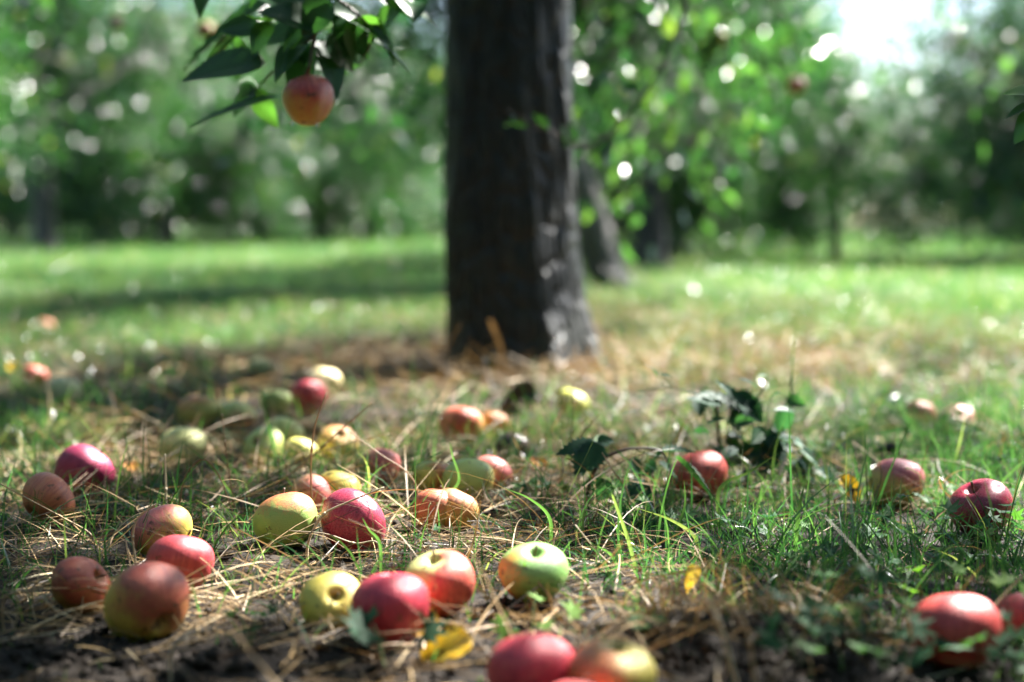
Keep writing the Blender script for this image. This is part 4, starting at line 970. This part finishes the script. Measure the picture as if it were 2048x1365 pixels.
stalk([(272, 1128), (266, 1078), (276, 1036), (314, 1008)], 1.52, 0.0014, SP, 'pale stalk curling beside the pink streaked apple')
stalk([(180, 1068), (122, 1034), (74, 1008), (0, 968)], 1.66, 0.0013, S, 'long dry stalk lying across the orange red apple at left')
stalk([(617, 1084), (646, 1031), (700, 1003), (768, 975)], 1.60, 0.0017, SP, 'pale straw slanting across the shiny dark crimson apple')
stalk([(754, 1086), (709, 1087), (650, 1068), (576, 1062)], 1.58, 0.0012, SP, 'thin straw lying level in front of the crimson apple')
stalk([(1475, 1380), (1450, 1280), (1425, 1220), (1400, 1186)], 1.12, 0.0022, SP, 'thick pale blurred stem rising from the mound, the left of two')
stalk([(1510, 1380), (1500, 1290), (1480, 1235), (1420, 1196)], 1.10, 0.0020, S, 'thick dull blurred stem rising from the mound, the right of two')
stalk([(344, 1300), (388, 1267), (459, 1248)], 1.2, 0.0016, SP, 'short pale stalk lying on bare soil beside the large dusky apple')
stalk([(1118, 1010), (1122, 960), (1126, 925), (1120, 880)], 1.95, 0.0022, SP, 'pale thick stalk standing just left of the broad bramble leaf')
stalk([(1140, 905), (1146, 840), (1144, 770)], 2.05, 0.0011, SB, 'thin brown stalk rising behind the broad bramble leaf')
stalk([(1160, 880), (1180, 850), (1200, 828)], 2.0, 0.0013, SB, 'brown stalk leaning right above the broad bramble leaf')
stalk([(1255, 985), (1225, 940), (1204, 905)], 1.8, 0.0012, S, 'straw slanting down from the bramble shoot')
stalk([(1245, 1150), (1200, 1110), (1150, 1050)], 1.5, 0.0013, SP, 'straw slanting down right of the fresh green apple')
stalk([(1745, 1000), (1762, 960), (1760, 925)], 1.85, 0.0011, SB, 'bent brown stalk in front of the dusky pink apple')
stalk([(70, 1170), (120, 1140), (150, 1100), (240, 1060)], 1.45, 0.0013, S, 'dry stalk lying behind the dull brownish red apple')
stalk([(10, 1195), (70, 1180), (115, 1150)], 1.36, 0.0013, S, 'dry stalk at the left edge above the dark soil')
def blade(pts, t, wd, label, rn=0.7, material='grass', grp='single grass blades'):
    P = np.array([np.array(at(px, py, t+(q[0] if q else 0))) for px, py, *q in pts]); g_ = gz1(P[0][0], P[0][1])-0.004
    if P[0][2] > g_+0.004 and t < 3: P = np.vstack([[P[0][0], P[0][1], g_], P])
    base = P[0].copy()
    path = smooth_path(P-base, 6); n_ = len(path)
    T = np.gradient(path, axis=0); sd = unit(np.cross(T, np.array([0.15, 1.0, 0.25])))
    tt = np.linspace(0, 1, n_); w_ = wd*0.5*np.clip(1.02-tt**2.2, 0.05, 1)*(0.7+0.3*np.minimum(1, tt*4))
    nrm = unit(np.cross(sd, T))
    V = np.stack([path+sd*w_[:, None]+nrm*w_[:, None]*0.35, path, path-sd*w_[:, None]+nrm*w_[:, None]*0.35], 1).reshape(-1, 3)
    i = np.arange(n_-1)[:, None]*3
    F = np.concatenate([i+np.array([[0, 1, 4, 3]]), i+np.array([[1, 2, 5, 4]])])
    o = link('grass_blade', newmesh('grass_blade', V, F, M[material], True, {'rnd': np.full(len(V), rn)}), None, Vector(base))
    return tag(o, label, 'grass blade', grp)
blade([(1440, 978), (1500, 944), (1558, 906)], 1.78, 0.0050, 'bright green blade slanting below the dark bramble leaves', 0.8)
blade([(1592, 1075), (1600, 1010), (1610, 965)], 1.62, 0.0055, 'broad upright green blade right of centre', 0.72)
blade([(1580, 860), (1584, 740), (1592, 640)], 2.25, 0.0045, 'tall thin green blade standing alone in the right midground', 0.6)
blade([(548, 900), (530, 820), (520, 755)], 2.2, 0.006, 'tall green blade standing behind the left midground apples', 0.55)
blade([(895, 1000), (918, 960), (905, 912), (900, 885)], 1.78, 0.0045, 'green blade in front of the large pale green apple', 0.65)
blade([(760, 1090), (738, 1060), (724, 1035)], 1.5, 0.0036, 'short green blade in front of the shiny dark crimson apple', 0.7)
blade([(895, 1240), (892, 1170), (884, 1120)], 1.35, 0.0050, 'blurred yellow green blade in front of the half red apple', 0.97)
blade([(1235, 1140), (1222, 1110), (1180, 1085)], 1.5, 0.0055, 'bright green blade right of the fresh green apple', 0.72)
blade([(1278, 1190), (1262, 1100), (1228, 1000), (1225, 990)], 1.52, 0.0045, 'long pale green blade right of centre foreground', 0.85)
blade([(1100, 1040), (1062, 1000), (1005, 975)], 1.62, 0.0045, 'green blade leaning left beside the bramble shoot', 0.7)
blade([(1390, 1075), (1340, 1040), (1268, 1015)], 1.62, 0.0050, 'yellow green blade leaning left below the bramble shoot', 0.9)
blade([(1165, 1060), (1170, 1000), (1166, 945)], 1.62, 0.0030, 'straight thin green blade below the broad bramble leaf', 0.65)
blade([(1355, 1060), (1370, 1010), (1368, 960)], 1.66, 0.004, 'upright green blade under the folded bramble leaf', 0.75)
blade([(980, 640), (1000, 690), (1008, 740)], 3.5, 0.012, 'dead brown leaf blade leaning against the trunk foot', 0.35, 'straw')
blade([(1055, 1230), (1049, 1160), (1050, 1115)], 1.37, 0.0042, 'wilted pale green stalk draped down the fresh green apple', 1.0, 'weed_leaf')

# ------------------------------------------------------------------ toothed leaves (bramble) and plants
def put_toothed(root, base, tip, nrm, width, material, rn, name='leaf', **kw):
    mt_, L_ = leaf_frame(base, tip, nrm)
    V, F = toothed(L_, width, **{**dict(teeth=8, pleat=0.10, notch=0.66, point=0.9, fold=random.uniform(0.1, 0.4), droop=random.uniform(0.1, 0.35)), **kw})
    me = newmesh(name, V, F, material, True, {'rnd': np.full(len(V), rn)})
    o = link(name, me, root)
    mt_.translation = Vector(base)-root.location
    o.matrix_local = mt_
    return o
def cane(root, pts, rads, material, name='stem'):
    P = [np.array(p)-np.array(root.location) for p in pts]
    v, f = tube(smooth_path(P, 6), rads, 6)
    return link(name, newmesh(name, v, f, material, True), root)
T1 = 1.86
g = ground_at(1172, 1016)
b1 = empty('bramble_seedling', g); tag(b1, 'arching bramble shoot with one broad dark toothed leaf, right of centre', 'bramble')
T1 = g.y/ray(1172, 1016).y
cane(b1, [g, at(1180, 965, T1), at(1200, 925, T1), at(1232, 905, T1), at(1270, 897, T1), at(1318, 901, T1), at(1338, 930, T1-0.01), at(1342, 966, T1-0.02)], [0.0036, 0.0026, 0.0017, 0.0010], M['red_stem'])
cane(b1, [at(1186, 945, T1), at(1180, 915, T1-0.01), at(1196, 893, T1-0.02)], [0.0014, 0.0011], M['green_stem'])
cane(b1, [at(1272, 900, T1), at(1310, 912, T1), at(1352, 918, T1)], [0.0012, 0.0009], M['green_stem'])
BL = M['bramble_leaf']
put_toothed(b1, at(1196, 884, T1-0.02), at(1148, 946, T1-0.05), (-0.35, -0.8, 0.55), 0.058, BL, 0.2, fold=-0.15, droop=0.1)
put_toothed(b1, at(1190, 882, T1-0.01), at(1112, 902, T1-0.03), (0.0, -0.65, 0.75), 0.036, BL, 0.15, fold=-0.2, droop=0.15)
put_toothed(b1, at(1195, 886, T1), at(1228, 878, T1), (0.2, -0.7, 0.7), 0.026, BL, 0.1)
put_toothed(b1, at(1198, 892, T1+0.03), at(1214, 860, T1+0.06), (0, -0.8, 0.5), 0.026, BL, 1.0)
put_toothed(b1, at(1350, 914, T1-0.02), at(1432, 998, T1-0.06), (0.75, -0.12, 0.55), 0.030, BL, 0.75, fold=0.6, droop=0.05, pleat=0.02, notch=0.86)
put_toothed(b1, at(1322, 902, T1), at(1392, 903, T1), (0, -0.25, 0.95), 0.024, BL, 0.35, fold=0.5, droop=0.05)
put_toothed(b1, at(1326, 905, T1), at(1305, 918, T1), (0, -0.3, 0.9), 0.014, BL, 0.4)
put_toothed(b1, at(1298, 968, T1-0.02), at(1255, 1012, T1-0.05), (-0.1, -0.75, 0.65), 0.045, BL, 0.0)
put_toothed(b1, at(1262, 918, T1+0.02), at(1284, 950, T1+0.02), (0.1, -0.6, 0.75), 0.028, BL, 0.3)
put_toothed(b1, at(1215, 960, T1-0.02), at(1188, 1010, T1-0.03), (0.2, -0.75, 0.6), 0.038, BL, 0.1)
put_toothed(b1, at(1318, 925, T1+0.04), at(1368, 955, T1+0.05), (0.1, -0.35, 0.9), 0.024, BL, 0.3)

g = ground_at(1545, 985)
b2 = empty('bramble_seedling', g); tag(b2, 'bushy dark bramble seedling with silvery leaves, right midground', 'bramble')
T2 = g.y/ray(1545, 985).y+0.05
cane(b2, [g, at(1585, 940, T2), at(1610, 905, T2)], [0.003, 0.002], M['red_stem'])
cane(b2, [g, at(1530, 920, T2), at(1510, 860, T2), at(1490, 815, T2)], [0.0026, 0.0015], M['red_stem'])
cane(b2, [Vector((at(1440, 935, T2).x, at(1440, 935, T2).y, gz1(at(1440, 935, T2).x, at(1440, 935, T2).y)-0.004)), at(1440, 935, T2), at(1438, 870, T2), at(1432, 805, T2)], [0.0026, 0.0018], M['red_stem'])
cane(b2, [g, at(1575, 900, T2), at(1565, 855, T2)], [0.0024, 0.0015], M['red_stem'])
cane(b2, [at(1512, 800, T2), at(1528, 775, T2), at(1535, 752, T2)], [0.0013, 0.0009], M['red_stem'])
cane(b2, [at(1432, 800, T2), at(1385, 785, T2), at(1340, 775, T2), at(1300, 780, T2), at(1272, 782, T2)], [0.0012, 0.0007], M['green_stem'])
cane(b2, [at(1345, 776, T2), at(1325, 750, T2), at(1300, 735, T2), at(1270, 718, T2)], [0.0009, 0.0006], M['green_stem'])
for bx, by, tx, ty, nr, wd, rn in [(1445, 808, 1376, 790, (0, -0.45, 0.9), 0.036, 0.25), (1432, 800, 1400, 780, (0.1, -0.4, 0.9), 0.03, 0.3),
    (1500, 832, 1424, 762, (0.4, -0.5, 0.8), 0.040, 0.2), (1495, 825, 1450, 752, (0.4, -0.55, 0.7), 0.034, 0.3), (1490, 805, 1528, 845, (0.3, -0.8, 0.4), 0.046, 0.0), (1470, 795, 1520, 815, (0, -0.8, 0.6), 0.046, 0.05),
    (1490, 822, 1455, 845, (0.0, -0.8, 0.6), 0.034, 0.0), (1460, 808, 1488, 822, (0, -0.4, 0.9), 0.020, 0.3), (1480, 760, 1520, 762, (0, -0.35, 0.9), 0.018, 0.3), (1570, 812, 1562, 878, (0.1, -0.95, 0.25), 0.038, 0.05),
    (1585, 822, 1550, 815, (0, -0.5, 0.9), 0.020, 0.3), (1562, 882, 1492, 905, (0.1, -0.85, 0.5), 0.062, 0.0), (1560, 890, 1518, 945, (0.0, -0.9, 0.4), 0.050, 0.05), (1535, 755, 1520, 745, (0, -0.5, 0.8), 0.010, 0.3),
    (1300, 735, 1318, 750, (0, -0.4, 0.9), 0.010, 0.3), (1320, 748, 1345, 750, (0, -0.4, 0.9), 0.009, 0.3), (1600, 900, 1650, 935, (0.2, -0.5, 0.8), 0.03, 0.3), (1590, 920, 1630, 980, (0.2, -0.7, 0.6), 0.034, 0.1)]:
    put_toothed(b2, at(bx, by, T2), at(tx, ty, T2-random.uniform(-0.02, 0.04)), nr, wd, BL, rn)

for q in range(16):
    bx, by = random.uniform(1470, 1640), random.uniform(885, 1000); a_ = random.uniform(0, 6.28); ln_ = random.uniform(38, 62)
    put_toothed(b2, at(bx, by, T2+0.03), at(bx+math.cos(a_)*ln_, by+math.sin(a_)*ln_*0.6+8, T2+random.uniform(-0.04, 0.05)), (random.uniform(-.4, .4), random.uniform(-0.9, -0.3), random.uniform(0.4, 0.9)), random.uniform(0.024, 0.042), BL, random.uniform(0, 0.5))
for q in range(24):
    bx, by = random.uniform(1385, 1600), random.uniform(765, 905); a_ = random.uniform(0, 6.28); ln_ = random.uniform(26, 50)
    dz = random.uniform(-0.05, 0.08); bp = at(bx, by, T2+dz)
    put_toothed(b2, bp, at(bx+math.cos(a_)*ln_, by+math.sin(a_)*ln_*0.6+6, T2+dz+random.uniform(-0.03, 0.03)), (random.uniform(-.5, .5), random.uniform(-0.9, -0.1), random.uniform(0.3, 0.9)), random.uniform(0.018, 0.032), BL, random.uniform(0, 0.8))
    cane(b2, [at(1500+(bx-1500)*0.35, 930, T2+dz*0.5), at(1500+(bx-1500)*0.75, (by+930)*0.5, T2+dz*0.8), bp], [0.0012, 0.0007], M['green_stem'])
for q in range(9):
    bx, by = random.uniform(1175, 1330), random.uniform(930, 1010); a_ = random.uniform(0, 6.28); ln_ = random.uniform(34, 55)
    put_toothed(b1, at(bx, by, T1+0.03), at(bx+math.cos(a_)*ln_, by+math.sin(a_)*ln_*0.6+6, T1+random.uniform(-0.03, 0.06)), (random.uniform(-.4, .4), random.uniform(-0.9, -0.3), random.uniform(0.4, 0.9)), random.uniform(0.020, 0.036), BL, random.uniform(0, 0.6))
# ------------------------------------------------------------------ low lobed weeds
def lobed(r, rngl):
    """deeply cut small leaf, stalk at origin, along +Y"""
    vs = [(0, 0.15*r, 0)]; fs = []
    k = 11
    for i in range(k):
        a = -1.9+3.8*i/(k-1)
        rr = r*(1.0 if i % 2 == 0 else 0.52)*(0.85+0.3*rngl.random())
        vs.append((math.sin(a)*rr*0.9, 0.2*r+math.cos(a)*rr, 0.10*r*rngl.normal()+0.12*r*(1 if i % 2 == 0 else -0.6)))
    for i in range(1, k): fs.append((0, i+1, i))
    return np.array(vs), np.array(fs)
WEED_GROUP = 'small lobed weeds in the grass'
NICK = {0: 'dull brownish apple', 1: 'largest dusky apple', 3: 'pink streaked apple', 4: 'orange red apple at left', 6: 'red topped green apple', 7: 'shiny dark crimson apple', 11: 'crimson pink apple', 12: 'half green half red apple', 13: 'fresh green apple',
        14: 'red apple at the bottom edge', 15: 'orange yellow apple at the bottom', 17: 'large red apple at lower right', 19: 'wine red apple at right', 20: 'dusky pink apple', 21: 'orange red apple behind the bramble', 41: 'large pale green apple', 46: 'pink hollowed apple at mid right'}
WEED_LABELS = set()
def weed_label(p):
    order = sorted(NICK, key=lambda k: (AP[k].location-p).length)
    for far in ('close ', ''):
        for k in order[:4]:
            d = AP[k].location-p
            side = ('left of' if d.x > 0 else 'right of') if abs(d.x) > abs(d.y)*0.8 else ('in front of' if d.y > 0 else 'behind')
            lab = 'small lobed green weed %s%s the %s' % ('close ' if d.length < 0.13 else 'some way ', side, NICK[k])
            if lab not in WEED_LABELS: WEED_LABELS.add(lab); return lab
    return None
def weed(px, py, hgt, nl, r, seed, label=None, rn=(0.2, 0.8)):
    rg = np.random.default_rng(seed)
    g = ground_at(px, py); o = empty('weed_seedling', g)
    tag(o, label or weed_label(g) or 'small green lobed weed growing low in the grass', 'weed', WEED_GROUP)
    for k in range(nl):
        a = k*6.283/nl+rg.normal()*0.35; ln = hgt*(0.6+0.6*rg.random()); el = 0.6+0.6*rg.random()
        tip = np.array([math.cos(a)*math.cos(el)*ln, math.sin(a)*math.cos(el)*ln, math.sin(el)*ln])
        v, f = tube(smooth_path([(0, 0, -0.004), tip*0.55+np.array([0, 0, 0.15*ln]), tip], 3), [0.0008, 0.0006], 4, False)
        s_ = link('stem', newmesh('stem', v, f, M['green_stem'], True), o)
        V, F = lobed(r*(0.7+0.6*rg.random()), rg)
        lf = link('leaf', newmesh('leaf', V, F, M['weed_leaf'], False, {'rnd': np.full(len(V), rg.uniform(*rn))}), o)
        y = Vector((math.cos(a), math.sin(a), rg.normal()*0.25)).normalized(); z = Vector((rg.normal()*0.35, -0.45+rg.normal()*0.3, 1)); z = (z-y*z.dot(y)).normalized()
        mt_ = Matrix((y.cross(z), y, z)).transposed().to_4x4(); mt_.translation = Vector(tip); lf.matrix_local = mt_
    return o
wl = [(1480, 1070, 0.03, 5, 0.013), (1270, 1050, 0.03, 4, 0.013), (1350, 1070, 0.025, 4, 0.016), (1990, 960, 0.04, 5, 0.015), (1945, 930, 0.05, 4, 0.013), (1885, 1030, 0.04, 5, 0.014), (1780, 1100, 0.035, 5, 0.015), (1840, 1090, 0.05, 5, 0.016),
      (1950, 1110, 0.05, 5, 0.016), (2000, 1080, 0.05, 5, 0.016), (1700, 1110, 0.03, 5, 0.013), (1620, 1150, 0.03, 5, 0.014), (1900, 1160, 0.04, 5, 0.016), (1740, 1180, 0.04, 5, 0.015), (1820, 1200, 0.04, 5, 0.015), (1560, 1090, 0.03, 4, 0.012),
      (1860, 905, 0.05, 4, 0.016), (1930, 890, 0.04, 4, 0.014), (1660, 930, 0.04, 5, 0.018), (1720, 900, 0.04, 4, 0.016), (1380, 1060, 0.02, 4, 0.014), (180, 1040, 0.025, 5, 0.013), (600, 1095, 0.015, 5, 0.008), (850, 1090, 0.02, 4, 0.010),
      (1170, 1160, 0.02, 4, 0.010), (1290, 1270, 0.02, 4, 0.010), (1690, 1290, 0.04, 5, 0.016), (1600, 1330, 0.04, 5, 0.016), (1770, 1340, 0.05, 6, 0.018), (1960, 1350, 0.05, 6, 0.018), (500, 1290, 0.03, 4, 0.014), (470, 1180, 0.02, 4, 0.010),
      (1080, 1010, 0.03, 4, 0.015), (1030, 1000, 0.03, 4, 0.013), (1650, 1000, 0.03, 4, 0.014), (1500, 1130, 0.03, 4, 0.013), (2030, 1130, 0.05, 5, 0.018), (1240, 1010, 0.03, 4, 0.016)]
for k, (px, py, h_, nl, r) in enumerate(wl): weed(px, py, h_, nl, r, 300+k)
for q, (px, py) in enumerate([(1640, 1270), (1790, 1290), (2040, 1375)]): weed(px, py, random.uniform(0.03, 0.06), 6, random.uniform(0.014, 0.02), 500+q, rn=(0.1, 0.9))
weed(2050, 1300, 0.085, 3, 0.022, 401, 'bright yellow green weed leaves rising at the right edge behind the red apple', (0.85, 1.0))
weed(1800, 1235, 0.06, 4, 0.018, 402, 'bright green weed just left above the large red apple, lower right', (0.75, 1.0))
weed(1060, 1300, 0.04, 5, 0.013, 403, 'wilted yellow green shoot at the foot of the fresh green apple', (0.9, 1.0))
weed(770, 1330, 0.05, 3, 0.022, 404, 'blurred grey green weed leaves at the bottom edge, centre left', (0.1, 0.3))

# ------------------------------------------------------------------ fallen leaves
def fallen(px, py, size, rz, tilt, material, label, aspect=0.62, lift=0.012, curl=0.3):
    g = ground_at(px, py)
    V, F = toothed(size, size*aspect, 10, curl*1.6, 0.35, 0.03, 0.84, 0.5)
    V = V-np.array([0, size*0.5, 0])
    V[:, :] *= 1
    me = newmesh('fallen_leaf', V/size, F, material, True, {'rnd': np.full(len(V), 0.5)})
    o = link('fallen_leaf', me, None, g+Vector((0, 0, lift)), (Euler((tilt[0], tilt[1], 0)).to_matrix() @ Euler((0, 0, rz)).to_matrix()).to_euler(), size)
    return tag(o, label, 'leaf', 'fallen leaves')
fallen(888, 1330, 0.050, 1.9, (0.75, 0.1), M['yellow'], 'bright yellow fallen leaf at the bottom, left of the red apple', 0.7, 0.016)
fallen(832, 1288, 0.046, 1.3, (0.75, -0.1), M['yellow_spot'], 'yellow leaf blotched with black against the crimson pink apple', 0.7, 0.018)
fallen(1382, 1204, 0.028, 2.2, (0.9, -0.5), M['yellow'], 'small yellow leaf perched on top of the soil mound', 0.6, 0.024)
fallen(1704, 1018, 0.050, -2.2, (0.9, 0.3), M['yellow_spot'], 'serrated yellow orange leaf in the grass at right', 0.6, 0.026)
fallen(25, 755, 0.040, 0.8, (0.9, 0.1), M['yellow'], 'blurred yellow leaf at the left edge', 0.8, 0.03)
fallen(1078, 950, 0.034, 0.8, (0.8, 0.1), M['orange_leaf'], 'orange leaf near the broad bramble leaf', 0.6, 0.02)
fallen(45, 845, 0.09, 0.5, (0.8, 0.5), M['dark_leaf'], 'dark withered leaf at the left edge', 0.7, 0.026, 0.8)
fallen(1035, 845, 0.11, 2.4, (0.7, 0.3), M['dark_leaf'], 'dark withered leaf in front of the trunk', 0.6, 0.03, 0.8)
fallen(1768, 925, 0.05, 1.5, (0.2, 0.2), M['dark_leaf'], 'black curled leaf above the dusky pink apple', 0.5, 0.018, 0.9)
fallen(262, 955, 0.04, 0.5, (0.5, 0.1), M['orange_leaf'], 'small orange brown leaf behind the purplish apple', 0.6, 0.02)
fallen(1775, 820, 0.085, 2.4, (0.4, 0.4), M['near_leaf'], 'greyish green leaf standing up in the right midground', 0.5, 0.026)
fallen(1385, 1060, 0.045, 0.3, (0.3, 0.0), M['weed_leaf'], 'mossy yellow green leaf lying below the bramble shoot', 0.8, 0.012)
